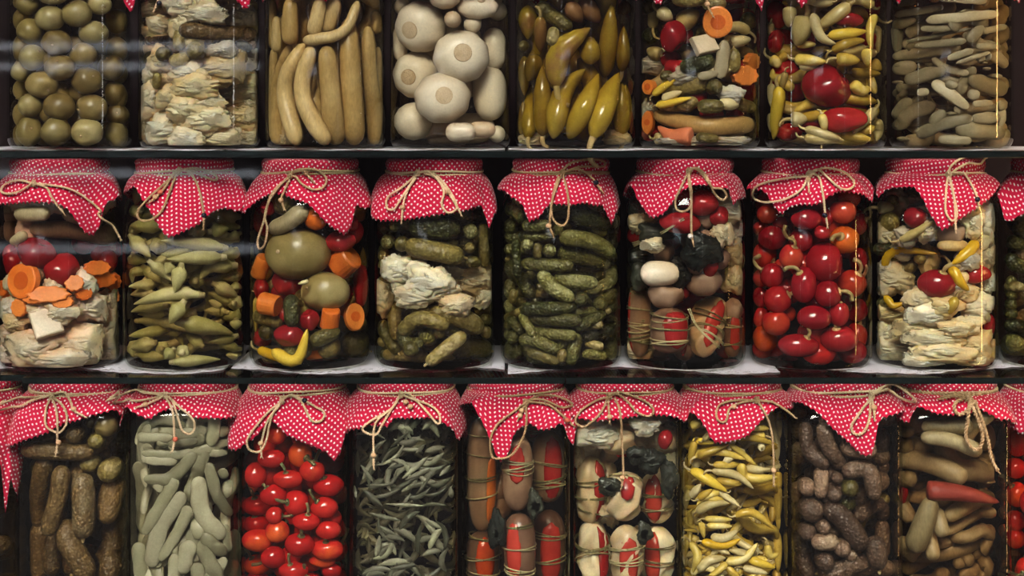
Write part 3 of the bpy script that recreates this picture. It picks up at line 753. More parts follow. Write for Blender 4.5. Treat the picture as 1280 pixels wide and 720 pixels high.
# ------------------------------------------------------------------ the setting
def struct(name, vf, mat, smooth=False):
    o = link(name, vf[0], vf[1], mat, None, smooth); o['kind'] = 'structure'; return o
struct('wall_back', box_vf(-1.3, 1.3, .30, .32, -.9, 1.1), M['back'])
struct('floor', box_vf(-42, 42, -12, 1, -1.22, -1.2), plain('street_paving', (.012, .011, .011), 1, 0))
struct('window_1', box_vf(-1.3, 1.3, -.346, -.340, -.9, 1.1), M['window'])
fac = plain('facade_plaster', (.008, .007, .008), 1, 0)
struct('wall_across_left', box_vf(-40, -4.2, -10.5, -10, -1.2, 16), fac)
struct('wall_across_middle', box_vf(-4.2, 1.5, -10.5, -10, -1.2, 5.6), fac)
struct('wall_across_right', box_vf(1.5, 40, -10.5, -10, -1.2, 15), fac)
cabinet = plain('cabinet_wood', (.03, .02, .018), .7)
struct('wall_left', box_vf(-1.32, -1.30, -.42, .32, -1.2, 1.12), cabinet)
struct('wall_right', box_vf(1.30, 1.32, -.42, .32, -1.2, 1.12), cabinet)
struct('ceiling', box_vf(-1.32, 1.32, -.42, .32, 1.10, 1.12), cabinet)
aw = link('added_awning', *box_vf(-5, 5, -1.55, -.35, 1.9, 1.93), plain('added_awning_canvas', (.12, .03, .03), .9), None, False)  # canopy added out of view to block the high sky light
tag(aw, 'unseen dark red canopy added to narrow the sky opening', 'added_awning')
for x, y in ((-3.3, -6.5), (3.3, -6.2)):  # unseen posts added so the jars mirror thin vertical streaks
    V, F = tube(np.array([(x, y, -1.2), (x, y, 1), (x, y, 3.2)]), [.055, .055, .05], 12)
    tag(link('added_streak_post', V, F, plain('white_post_paint', (.7, .7, .68), .5)), 'unseen white post added for streak reflections, '+('left' if x < 0 else 'right')+' of the viewer', 'post')
rl = empty('added_reflection_railing', (-3.4, -6, -1.2), 'unseen rails added to mirror as pale bars in the window', 'railing')  # unseen rails added for the pale bars mirrored in the window
for z in (.67, .574, .066, -.29):
    link('rail', *box_vf(-3.45, -1.2, -6.02, -5.99, z-.018, z+.018), plain('rail_paint', (.30, .33, .39), .6), rl, False)
for x in (-3.45, -2.6): link('post', *box_vf(x, x+.04, -5.99, -5.95, -1.2, .7), cabinet, rl, False)
def shelf_pane(x0, x1, y0, z1, t, label):
    y1 = .21; b = .0008
    prof = [(y0+b, z1), (y0, z1-b), (y0, z1-t+b), (y0+b, z1-t), (y1, z1-t), (y1, z1)]
    V = [(x, y, z) for x in (x0, x1) for y, z in prof]; n = 6
    F = [(i, (i+1) % n, n+(i+1) % n, n+i) for i in range(n)]+[tuple(range(n-1, -1, -1)), tuple(range(n, 2*n))]
    o = link('glass_shelf', V, F, [M['shelf_glass'], M['shelf_edge']], None, False)
    for i, p in enumerate(o.data.polygons): p.material_index = 1 if i in (0, 1, 2, 4, 6, 7) else 0
    return tag(o, label, 'shelf', 'glass shelf panes')
XS = lambda px, y=-.1: (px-640)/1000*(DC+y)/DC
J1 = [-240, 84, 404, 724, 1043, 1363]
where = ['left end', 'second from left', 'centre', 'second from right', 'right end']
for i in range(5): shelf_pane(XS(J1[i])+.0006, XS(J1[i+1])-.0006, -.100, .2835, .0082, f'dark edged glass shelf pane under the top row of jars, {where[i]}')
J2 = [-310, 27, 369, 707, 1046, 1388]
for i in range(5): shelf_pane(XS(J2[i])+.0006, XS(J2[i+1])-.0006, -.100 if i else -.082, .015, .0076, f'dark edged glass shelf pane under the middle row of jars, {where[i]}')
for i in range(5): shelf_pane(XS(J2[i])+.0006, XS(J2[i+1])-.0006, -.100, -.277, .008, f'glass shelf pane under the bottom row of square jars, {where[i]}')
# lace paper runners: real cut-outs near a scalloped front edge
def lace(x0, x1, yf, z, label, seed):
    g = .0024; nx = int((x1-x0)/g); ny = int((.15-yf)/g)+1; V = []; idx = {}; F = []
    def vid(i, j):
        if (i, j) not in idx:
            x = x0+i*g; sc = .0045*abs(math.sin(x*math.pi/.022)); big = .024*math.sin(x*21+seed)
            front = yf+.008-sc+big; y = front+(.15-front)*(j/ny)
            idx[(i, j)] = len(V); V.append((x, y, z+.0006+.0005*math.sin(x*70+j*.3+seed)))
        return idx[(i, j)]
    for i in range(nx):
        for j in range(ny):
            u, v = i % 9, j
            hole = (v == 2 and u in (2, 3, 6)) or (v == 3 and u in (1, 4, 7)) or (v == 4 and u in (2, 3, 6)) or (v == 7 and u in (4,)) or (v == 8 and u in (0, 8)) or (v == 10 and u in (3, 5))
            if hole: continue
            F.append((vid(i, j), vid(i+1, j), vid(i+1, j+1), vid(i, j+1)))
    o = link('lace_paper', V, F, M['paper'], None, True); md = o.modifiers.new('thickness', 'SOLIDIFY'); md.thickness = .0004; md.offset = 1
    return tag(o, label, 'shelf paper', 'lace shelf papers')
lx = [-.74, -.345, -.005, .33, .74]
for i, nm in enumerate(['far left', 'left of centre', 'right of centre', 'far right']):
    lace(lx[i], lx[i+1]-.004, -.080, .2835, f'white lace shelf paper under the top row jars, {nm}', i*1.3)
    lace(lx[i], lx[i+1]-.004, -.058, .015, f'white lace shelf paper under the middle row jars, {nm}', i*2.1+1)
# warm strip lamp standing at the right end of the display
def strip_lamp():
    x, y = .80, -.115
    e = empty('strip_lamp', (x, y, -.5), 'slim warm vertical strip lamp at the right end of the jars', 'lamp')
    link('housing', *box_vf(x+.004, x+.012, y-.008, y+.008, -.5, .75), plain('lamp_housing', (.3, .3, .3), .4), e, False)
    m, nt, out = newmat('warm_lamp_glow'); em = N(nt, 'ShaderNodeEmission'); em.inputs[0].default_value = (1, .55, .18, 1); em.inputs[1].default_value = 30
    nt.links.new(em.outputs[0], out.inputs[0])
    V, F = tube(np.array([(x, y, -.49), (x, y, .1), (x, y, .74)]), [.0045]*3, 10); link('light_tube', V, F, m, e)
strip_lamp()

# ------------------------------------------------------------------ jar body, cloth, twine
def lathe(jar, prof, mat, name, parent, ring=72):
    V, F = [], []
    th = np.arange(ring)*2*np.pi/ring
    for z, r in prof:
        for t in th:
            q = jar.outline(t, r) if r > .01 else r
            V.append((jar.cx+q*math.sin(t), -q*math.cos(t), z))
    n = len(prof)
    for i in range(n-1):
        for j in range(ring): F.append((i*ring+j, i*ring+(j+1) % ring, (i+1)*ring+(j+1) % ring, (i+1)*ring+j))
    F.append(tuple(range(ring-1, -1, -1))); F.append(tuple((n-1)*ring+j for j in range(ring)))
    return link(name, V, F, mat, parent)
def hempoint(jar, px, py):
    y = -.07
    for _ in range(4):
        X, Z = px2w(px, py, y); dx = X-jar.cx; B = jar.R+.0045
        if jar.shape == 'round':
            y = -math.sqrt(max(B*B-dx*dx, 0)) if abs(dx) < B*.77 else -.050+.1*(max(0, abs(dx)-.08))
        else: y = -(jar.R+.006)*(1-min(1, abs(dx)/.078)**8*.35)
        if Z > jar.base+jar.H-.034: y = min(y, -.052) if abs(dx) < .06 else y
    return dx, y, Z
def build_jar(jar, hem, bows, liquid, thick=1.0, beads=(), rot=.3, knot=None, band=None):
    top = jar.base+jar.H
    root = empty('pickle_jar', (jar.cx, 0, jar.base), f'{jar.name}', 'jar', 'cloth-topped pickle jars on glass shelves')
    hs = [0, .0008, .0025, .006, .011, .016]+list(np.linspace(.03, jar.H-.09, 5))+list(np.linspace(jar.H-.084, jar.H-.030, 26))+[jar.H-.022, jar.H-.012, jar.H-.004]
    outer = [(jar.base+h, jar.body_r(jar.base+h)) for h in hs]
    inner = [(max(jar.base+.0042, z), max(r-.003, .01)) for z, r in outer[1:]]
    outer[0] = (jar.base+.0012, outer[0][1]-.004)
    prof = [(jar.base+.0002, outer[0][1]*.94)]+outer+inner[::-1]
    lathe(jar, prof, M['glass'], 'jar_glass', root)
    zs = [jar.base+.0044, jar.base+.0054, jar.base+.008, jar.base+.012, jar.base+.017]+list(np.linspace(jar.base+.03, jar.base+liquid, 14))
    lathe(jar, [(z, max(jar.body_r(z)-.0032, .01)) for z in zs], BR[jar.brine], 'brine', root)
    lathe(jar, [(top-.020, .0545), (top-.020, .0562), (top-.019, .0568), (top-.003, .0568), (top-.0012, .0555), (top-.0012, .01)], M['lid'], 'lid', root, 48)
    # ---- cloth
    H3 = sorted([hempoint(jar, px, py) for px, py in hem], key=lambda p: math.atan2(p[0], -p[1]))
    ths = np.array([math.atan2(p[0], -p[1]) for p in H3]); rr = np.array([math.hypot(p[0], p[1]) for p in H3]); zz = np.array([p[2] for p in H3])
    seed = int(abs(jar.cpx)*7+jar.row*131) % 1000; rs = np.random.RandomState(seed)
    back = [(math.radians(a), .0770 if jar.shape == 'round' else .0715, jar.neck_z-d) for a, d in ((118, rs.uniform(.02, .05)), (142, rs.uniform(.03, .06)), (180, rs.uniform(.02, .04)), (218, rs.uniform(.03, .06)), (242, rs.uniform(.02, .05)))]
    # sideways the neighbour jar is close: the hem stays near the shoulder there
    side = []
    for a in (90, -90):
        side.append((math.radians(a), .0720 if jar.shape == 'round' else .0686, jar.neck_z-rs.uniform(.015, .035)))
    T = list(zip(ths, rr, zz))+[(t if t <= math.pi else t-2*math.pi, r, z) for t, r, z in back]
    lim = max(abs(ths.min()), abs(ths.max()))
    for sd_ in side:
        if (sd_[0] > 0 and ths.max() < 1.45) or (sd_[0] < 0 and ths.min() > -1.45): T.append(sd_)
    T.sort(); T = np.array(T); T = np.vstack([T[-1]-(2*np.pi, 0, 0), T, T[0]+(2*np.pi, 0, 0)])
    NT = 420; th = np.linspace(-np.pi, np.pi, NT+1)
    hr = np.interp(th, T[:, 0], T[:, 1]); hz = np.interp(th, T[:, 0], T[:, 2])
    ker = np.ones(5)/5; hzs = np.convolve(np.r_[hz[-3:-1], hz, hz[1:3]], ker, 'valid'); hrs = np.convolve(np.r_[hr[-8:-1], hr, hr[1:8]], np.ones(15)/15, 'valid')
    nz = jar.neck_z; r0 = .0578
    rows = [(.003, top-.0002), (.03, top-.0001), (.050, top-.0002), (.0565, top-.0009), (.0592, top-.003), (.0600, top-.006), (.0598, (top+nz)/2-.001), (.0588, nz+.0025), (r0, nz)]
    G = np.zeros((len(rows)+16, NT+1, 3)); fold = np.zeros(NT+1); ffreq = [(5, 1.0), (9, .7), (14, .45), (23, .2)]
    for f, a in ffreq: fold += a*np.sin(f*th+rs.uniform(0, 6))
    kn = np.sort(rs.uniform(-np.pi, np.pi, 19)); kv = rs.uniform(-1, 1, 19)*np.where(np.arange(19) % 2, 1, -.6)
    fold = .35*fold+1.9*np.interp(th, np.r_[kn[-1]-2*np.pi, kn, kn[0]+2*np.pi], np.r_[kv[-1], kv, kv[0]])
    for i, (r, z) in enumerate(rows):
        amp = 0 if i < 3 else .0007
        q = r+amp*np.sin(th*17+rs.uniform(0, 6))+(.0006*np.sin(th*31+i) if i > 4 else 0)
        G[i] = np.stack([q*np.sin(th), -q*np.cos(th), np.full(NT+1, z)+(.0003*np.sin(th*13) if i > 3 else 0)], 1)
    for k in range(16):
        t = (k+1)/16
        z = nz+(hzs-nz)*t**1.15
        r = r0+.001+(hrs-r0-.001)*(1-(1-t)**1.75)+.0030*fold*t*(1.1-.3*t)+.0012*np.abs(np.sin(11.5*th+2*np.sin(3*th+seed)))*np.sin(np.pi*min(1, t*1.6))*(1 if jar.shape == 'round' else .8)
        if k == 15: z = z+np.where(np.arange(NT+1) % 5 < 2.5, .0011, -.0011)
        for j in range(NT+1):
            br = jar.outline(th[j], jar.body_r(z[j]))+.0016
            if r[j] < br: r[j] = br
        G[len(rows)+k] = np.stack([r*np.sin(th), -r*np.cos(th), z], 1)
    n = len(G); arc = np.zeros((n, NT+1)); arc[1:] = np.cumsum(np.linalg.norm(np.diff(G, axis=0), axis=2), 0); arc += .003
    rl = np.hypot(G[..., 0], G[..., 1]); u = th[None]*(.45*rl+.55*.074); v = arc
    disc = rl < .0585; disc[6:] = False
    u = np.where(disc, G[..., 0], u); v = np.where(disc, -G[..., 1], v)
    c, s = math.cos(rot), math.sin(rot); UV = np.stack([u*c-v*s, u*s+v*c], -1).reshape(-1, 2)
    V = G.reshape(-1, 3)+np.array((jar.cx, 0, 0)); W1 = NT+1
    F = [(i*W1+j, (i+1)*W1+j, (i+1)*W1+j+1, i*W1+j+1) for i in range(n-1) for j in range(NT)]; F.append(tuple(range(NT)))
    cl = link('cloth_cover', V, F, M['cloth'], root, True, uv=UV)
    md = cl.modifiers.new('thickness', 'SOLIDIFY'); md.thickness = .0006; md.offset = -1
    GG = V
    # ---- twine
    def front(x, z):
        d = (GG[:, 0]-x)**2+(GG[:, 2]-z)**2; m = (d < .0045**2) & (GG[:, 1] < 0)
        if m.any(): return GG[m, 1].min()-.0022*thick
        xl = min(abs(x-jar.cx), .08)
        if jar.shape == 'round': return -math.sqrt(max((jar.R+.003)**2-xl*xl, .03**2))-.002
        return -(jar.R+.006)
    def lay(pts):
        P2 = catmull(np.array([(a, b, 0) for a, b in pts], float), 8); P2 = resample(P2, np.linspace(0, 1, max(8, int(np.linalg.norm(np.diff(P2, axis=0), axis=1).sum()/2.2))))
        out = []
        for px, py, _ in P2:
            y = -.075
            for _ in range(2): X, Z = px2w(px, py, y); y = front(X, Z)
            out.append((X, y, Z))
        out = np.array(out); ys = out[:, 1].copy()
        for _ in range(3): ys = np.minimum(ys, np.convolve(np.r_[ys[0], ys, ys[-1]], [.25, .5, .25], 'valid'))
        out[:, 1] = np.convolve(np.r_[ys[0], ys[0], ys, ys[-1], ys[-1]], np.ones(5)/5, 'valid')-.0006
        return out
    def strands(P, parts, ph0=0):
        P = np.asarray(P); L = np.linalg.norm(np.diff(P, axis=0), axis=1).sum(); m = max(6, int(L/.0014)); P = resample(P, np.linspace(0, 1, m))
        T_, A_, B_ = frames(P); s_ = np.linspace(0, L, m)
        for q in (0, np.pi):
            a = s_*2*np.pi/(.0062*thick)+q+ph0
            Q = P+(A_*np.cos(a)[:, None]+B_*np.sin(a)[:, None])*.00080*thick
            parts.append(tube(Q, np.full(m, .00092*thick), 5))
    parts = []; rs2 = np.random.RandomState(seed+5)
    ph = np.linspace(-np.pi, np.pi, 90)
    for off in (0, .0026) if rs2.rand() < .6 else (0,):
        tl = rs2.uniform(-.0025, .0025)
        strands(np.stack([jar.cx+.0602*np.sin(ph), -.0602*np.cos(ph), nz+off-.0012+tl*np.sin(ph+.5)+.0012*np.sin(3*ph+off*500)], 1), parts)
    for b in bows: 
        lp = lay(b)
        strands(lp, parts, rs2.uniform(0, 6))
        e, d = lp[-1], lp[-1]-lp[-3]; d = d/max(np.linalg.norm(d), 1e-6)
        if b[0] != b[-1] :                                            # frayed end
            for q in range(5):
                s1 = np.array((rs2.uniform(-.5, .5), rs2.uniform(-.3, .1), rs2.uniform(-.3, .3)))
                parts.append(tube(np.array([e-d*.001, e+(d+s1*.6)*.002, e+(d+s1)*.0042]), [.0007, .0006, .0003], 4))
    if knot is not None:
        y = front(*px2w(knot[0], knot[1], -.07)); X, Z = px2w(knot[0], knot[1], y-.002); y = front(X, Z)-.0015
        a = np.linspace(0, 2*np.pi, 14)
        for q in range(2): strands(np.stack([X+(q-.5)*.002+.0012*np.cos(a), y-.0022*np.cos(a), Z+.0036*np.sin(a)], 1), parts, q)
    V, F = join(parts); tw = link('twine_tie', V, F, M['twine'], root)
    for bx, by, bm in beads:
        X, Z = px2w(bx, by, -.08); y = front(X, Z)-.001; X, Z = px2w(bx, by, y); y = min(y, front(X, Z)-.001)
        Vb, Fb = ellipsoid((X, y, Z), .0034*thick, .0034*thick, .0032*thick, 9, 12, (0, 0, 1), dimple=.1)
        b = link('bead', Vb, Fb, M[bm], tw); b.parent = tw; b.location = -(tw.location+root.location)
        b['label'] = {'bead': 'wooden bead', 'bead_black': 'black bead', 'bead_white': 'white bead', 'bead_red': 'coral red bead'}[bm]
    return root
# ------------------------------------------------------------------ the jars, one after the other
LIQ = {1: .190, 2: .190, 3: .226}
def jar_at(row, cpx, shape, brine, short, name, ox, oy, sc, seed, text='', fills=(), nfill=0, tilt=None, extras=()):
    j = Jar(row, cpx, shape, name, brine, short); rs = np.random.RandomState(seed); j.extras = list(extras)
    parse(j, ox, oy, sc, text, rs)
    if nfill: fill(j, fills, nfill, rs, tilt)
    return j
S1, S2, S3 = 3.694, 3.064, 2.769
R = {}
# ---- top shelf
R['a1'] = jar_at(1, 88, 'round', 'olive', 'green tomato jar', 'round glass jar of small green tomatoes, leftmost on the top shelf', 0, 0, S1, 11, """
tb 262 198 138 118;tb 278 313 142 115;tb 195 390 148 122;tb 400 372 142 122;tb 272 493 145 128;tb 421 497 145 122;tg 232 85 135 115;tg 355 62 136 125;tg 137 145 120 120;tg 430 150 140 110;tb 383 252 128 108
tg 150 265 120 118;tb 495 310 122 120;tb 520 432 108 118;tg 140 482 112 115;tg 258 620 138 130;tg 402 620 145 125;tg 135 610 120 140;tg 520 625 100 125;tb 555 530 112 100;tg 130 20 110 100;tg 245 -20 130 80;tg 455 20 115 95
tg 70 90 75 110;tb 525 95 110 115;tg 65 225 80 130;tb 550 230 100 120;tg 90 330 90 90;tg 75 418 85 110;tb 595 340 80 90;tb 600 450 70 100;tg 65 530 65 110;tg 60 620 60 110;tb 595 630 70 110;tb 330 425 100 90;tg 45 10 50 60
tg 60 -70 100 100;tg 180 -100 120 110;tg 310 -90 130 120;tg 440 -80 120 110;tg 550 -60 100 110""", [('tb', .033, .031, 1)], 40)
R['a2'] = jar_at(1, 250, 'round', 'brown', 'layered cabbage jar', 'round glass jar of cream cabbage with a gherkin layer, second on the top shelf', 165, 0, S1, 12, """
gd 225 138 510 158 78;gd 30 185 170 172 45;gk 212 130 218 228 62;gk 292 235 95 90;gk 60 272 82 80;gk 145 250 78 82;gk 178 285 262 262 66;gk 118 340 112 408 45;gd 15 115 95 125 55;gd 555 162 85 80;gk 540 222 470 200 50
lc 400 310 300 150;lf 95 460 170 210;lc 290 400 210 120;lc 340 550 240 130;lc 515 540 170 150;lf 150 600 190 130;lc 410 640 230 90;lf 250 340 150 120;lf 60 580 90 150;lf 330 60 220 95;lf 120 110 120 80;lf 80 40 150 90;lg 500 65 170 100
lc 480 410 200 130;lc 240 500 160 120;lg 520 265 120 100;lc 330 470 190 90;lc 540 480 120 110;lf 250 640 160 90;lc 540 640 130 90;lf 100 350 120 110;lg 420 230 150 70;lf 210 20 130 90;lf 300 -60 260 110;lf 120 -70 220 110;lg 500 -60 180 110;gd 400 200 580 210 60;gd 80 215 190 220 60""",
 [('lc', .04, .03, 1)], 34)
R['a3'] = jar_at(1, 407, 'round', 'olive', 'pale cucumber jar', 'round glass jar of long pale cucumbers standing upright, third on the top shelf', 320, 0, S1, 13, """
pc 470 10 400 150 222 188 56;pc 300 0 265 158 76;pc 160 0 156 196 86;pc 95 80 95 236 48;pc 370 0 315 140 84;pc 252 222 212 440 325 665 88;pc 215 205 130 400 190 668 88;pc 325 222 345 440 365 658 106;pc 420 90 440 400 452 662 108
pc 515 130 530 400 570 665 82;pc 150 210 75 440 85 685 74;pc 535 50 600 150 60;pc 50 0 52 222 44;pc 66 225 40 450 52 600 52;pc 590 220 600 610 48;pc 510 610 545 650 58;lf 105 645 60 90;lf 545 640 80 80;pc 440 -60 560 20 60;pc 200 -120 180 0 80;pc 400 -120 390 -10 80""",
 [('pc', .09, .022, 1)], 16, (1.5, .2))
R['a4'] = jar_at(1, 563, 'round', 'clear', 'garlic jar', 'round glass jar of whole white garlic bulbs, fourth on the top shelf', 475, 0, S1, 14, """
ga 188 122 232 240 -.55 -.25;ga 375 262 255 240 .1 .15;ga 287 452 255 232 .12 .1;ga 150 345 212 215 -.35 -.15;ga 450 32 190 112 .3 .9;gl 100 560 190 235;gl 520 430 170 250;gl 545 225 130 190;gl 62 200 70 160
gl 230 592 150 112;gl 372 612 118 90;gl 470 598 125 80;gl 425 108 105 88;gl 335 88 100 80;gl 562 48 95 95;ga 300 -20 150 120 0 .6;gl 60 30 90 90;gl 540 620 110 90;gl 300 660 200 50;gl 110 -60 200 140;gl 420 -90 200 120""", [('gl', .045, .036, 1)], 22)
R['a5'] = jar_at(1, 719, 'round', 'olive', 'olive pepper jar', 'round glass jar of glossy olive green peppers, fifth on the top shelf', 635, 0, S1, 15, """
op 225 420 235 250 392 118 108;op 205 655 255 430 370 305 100;op 160 645 160 460 160 288 90;op 275 655 350 500 430 322 92;op 385 655 450 480 520 318 108;op 120 235 120 300 88 388 82;op 92 10 92 195 84;op 150 60 152 250 60
gk 72 212 58 60;op 45 250 55 350 62 450 58;op 92 655 105 500 112 375 76;op 62 640 52 460 46;op 540 640 545 370 92;op 455 370 465 200 480 0 86;op 530 340 535 110 62;op 385 310 380 145 92;rp 270 0 355 112 74;rp 330 -20 440 112 86;gk 140 20 290 130 74
gk 212 130 202 205 58;op 580 600 570 380 60;rp 520 0 560 80 70;lf 110 655 120 70;lf 510 650 120 80;op 180 -120 160 20 80;op 400 -120 380 0 80""", [('op', .08, .026, 1)], 20, (1.45, .25))
R['a6'] = jar_at(1, 874, 'round', 'brown', 'mixed vegetable jar', 'round glass jar of mixed vegetables with a big carrot slice, sixth on the top shelf', 790, 0, S1, 16, """
cs 395 102 136 148;cs 82 402 66 72;cs 78 566 58 112;cp 290 665 185 630 108 575 84;pc 112 530 320 580 560 575 92;bp 92 442 150 400 222 352 36;bp 105 488 180 475 282 448 34;pp 135 460 240 420 38;rd 190 168 115 152;sq 335 205 150 120;bn 405 365 430 180 66
bn 300 355 400 338 44;gg 230 312 375 280 80;gk 310 490 418 492 74;gk 215 482 305 470 70;pp 215 115 330 40 88;gg 85 165 92 88;pp 115 45 200 95 62;pp 152 255 60 225 60;pp 450 195 560 178 54;pp 500 225 580 245 50;gk 520 118 590 80 78;pp 400 470 505 490 60
ck 520 350 130 92;ck 555 285 90 82;rd 545 420 110 130;rd 262 150 70 90;rd 520 60 140 70;lg 100 300 150 92;lg 255 350 150 74;lg 455 440 120 90;lg 65 505 80 90;gk 135 352 190 350 58;gk 300 632 395 642 50;gk 550 600 60 110;lg 350 662 420 50;pp 100 640 170 640 50;rd 50 610 80 90
gk 60 30 80 70;gk 330 20 430 15 60;cd 440 -20 150 60;gk 470 280 70 110;lg 200 -50 200 80;gk 380 400 80 80""", [('gk', .05, .02, 2), ('pp', .05, .016, 1), ('rd', .03, .026, 1)], 40)
R['a7'] = jar_at(1, 1031, 'round', 'olive', 'yellow pepper jar', 'round glass jar of yellow peppers around red pepper pieces, seventh on the top shelf', 945, 0, S1, 17, """
pp 260 55 300 170 375 205 46;pp 235 60 185 225 86;pp 440 15 270 145 60;pp 160 20 150 135 60;bp 330 165 520 142 46;yp 350 235 430 195 512 185 44;yp 170 272 330 285 52;yp 360 270 490 280 56;yp 510 215 514 312 50;bp 115 390 80 655 58
rd 330 395 225 185;rd 405 555 205 112;rd 90 70 90 125;rd 70 190 75 105;rd 430 90 130 70;pp 378 370 352 478 44;yp 450 330 590 340 46;yp 440 375 490 420 535 395 56;yp 400 445 570 470 54;pp 560 495 450 625 46;pp 565 110 595 180 580 250 36
yp 75 258 125 315 52;pp 150 325 138 420 30;pp 60 380 58 500 36;pp 62 515 38 620 40;pp 200 550 100 72;pp 130 560 62 60;pp 220 592 400 642 42;pp 215 635 420 652 46;yp 400 615 545 650 50;pp 572 545 560 660 46;rd 180 610 120 84;rd 560 30 90 100
yp 300 520 330 620 40;yp 420 150 470 95 40;pp 60 100 110 210 34;yp 180 235 120 290 40;yp 540 330 560 440 46;yp 200 200 300 200 36;pp 200 -40 280 20 60;pp 350 -60 500 -20 60;yp 590 300 60 80;yp 480 620 560 580 44""", [('yp', .055, .014, 2), ('pp', .05, .012, 1), ('rd', .035, .028, .6)], 60)
R['a8'] = jar_at(1, 1188, 'round', 'brown', 'grey bean jar', 'round glass jar of grey green flat beans, rightmost on the top shelf', 1100, 0, S1, 18, """
bn 240 375 410 500 66;bn 120 372 320 318 66;bn 60 260 412 212 62;bn 210 95 560 62 58;bn 80 600 170 520 295 485 74;bn 170 630 300 570 430 545 58;bn 345 590 590 615 78;bn 50 322 205 300 72;bn 400 362 600 420 78;bn 90 62 330 22 34;bn 50 120 200 82 62
bn 188 132 330 132 36;bn 130 192 420 130 24;bn 400 195 482 118 68;bn 160 212 400 188 36;bn 450 150 590 120 32;bn 440 216 560 212 34;bn 310 272 432 232 34;bn 240 268 320 310 420 342 38;bn 350 292 510 240 20;bn 465 268 50 36;bn 485 290 46 38;bn 500 316 52 44
bn 300 380 360 398 54;bn 540 352 92 80;bn 60 430 162 424 50;bn 170 430 230 420 50;bn 90 378 52 56;bn 48 545 110 500 172 455 68;bn 70 590 180 500 240 425 58;bn 230 575 302 510 54;bn 332 524 62 52;bn 420 548 565 540 60;bn 268 642 425 650 48;bn 160 612 232 575 24
bn 120 650 72 60;bn 400 436 465 440 50;bn 425 480 525 474 36;bn 540 490 590 480 50;bn 235 412 290 480 350 500 24;bn 590 530 40 52;bn 100 300 60 60;bn 590 200 600 290 30;bn 570 160 590 250 30;bn 60 20 200 -10 36;bn 250 -20 500 0 50""", [('bn', .06, .018, 1)], 70, (.25, .4))
# ---- middle shelf
R['b1'] = jar_at(2, 75, 'round', 'red', 'layered carrot jar', 'round glass jar of layered cabbage, carrot and red peppers, leftmost on the middle shelf', 0, 240, S2, 21, """
sq 178 500 150 150;gc 105 145 260 155 420 185 76;gc 42 195 100 160 44;gc 60 85 185 80 66;gc 240 80 385 105 80;rd 142 235 145 125;rd 280 210 112 85;rd 236 300 136 122;cs 90 340 140 135;ck 365 293 102 58;ck 380 340 110 60;ck 285 350 72 62
ck 185 392 160 62;ck 75 442 62 70;ck 240 420 82 52;ck 420 350 62 70;ck 130 402 92 54;ck 320 388 62 54;ck 12 370 62 62;rd 40 272 92 110;rd 370 235 130 92;rd 432 265 82 92;lf 330 440 165 130;lf 60 540 160 120;lf 120 600 220 140;lc 290 580 240 150
lc 400 540 150 180;lf 230 640 250 80;lc 420 415 90 90;lf 330 510 160 100;lf 390 630 140 90;lf 40 450 90 100;lf 40 630 110 90;ck 20 420 60 50;ck 440 400 50 60;gc 20 150 60 80;lf 200 560 160 90;lc 60 500 110 70;cd 10 240 60 80;gc 20 80 60 100;gc 440 150 80 70""",
 [('lf', .04, .03, 1)], 20)
R['b2'] = jar_at(2, 231, 'round', 'olive', 'okra jar', 'round glass jar packed with pale green okra, second on the middle shelf', 150, 240, S2, 22, """
ok 235 272 228 320 208 392 56;ok 248 415 225 450 185 510 58;ok 205 500 300 520 440 545 66;ok 405 250 172 258 54;ok 410 215 300 200 150 185 50;ok 440 285 340 290 288 345 58;ok 28 165 60 200 110 262 54;ok 195 268 172 320 46;ok 322 395 200 390 42 432 54
ok 20 240 85 285 46;ok 110 260 200 350 46;ok 55 292 138 370 44;ok 330 360 455 412 52;ok 270 350 60 60;ok 120 370 25 360 44;ok 110 402 18 395 40;ok 430 440 300 398 48;ok 165 448 18 462 46;ok 160 480 30 482 44;ok 368 455 300 436 38;ok 390 478 280 478 44
ok 25 508 140 520 255 555 48;ok 155 550 22 552 42;ok 122 590 22 602 58;ok 135 616 56 52;ok 210 598 165 645 48;ok 240 612 52 52;ok 200 556 120 574 36;ok 440 560 310 592 46;ok 290 552 42 40;ok 305 605 215 560 46;ok 465 600 345 605 38;ok 190 652 390 640 42
ok 35 640 180 668 46;ok 440 485 475 530 48;ok 452 385 442 335 48;ok 330 155 425 140 52;ok 155 140 22 130 54;ok 130 212 68 66;ok 460 160 385 185 36;ok 450 100 350 88 50;ok 60 55 38 105 58;ok 475 318 365 348 40;ok 470 425 60 60;ok 165 330 55 55;ok 300 320 60 40;ok 250 160 330 150 50
ok 460 640 380 655 40;ok 250 480 60 50;ok 210 110 300 90 50;ok 160 90 90 110 50""", [('ok', .055, .0145, 1)], 110, (0.1, .5))
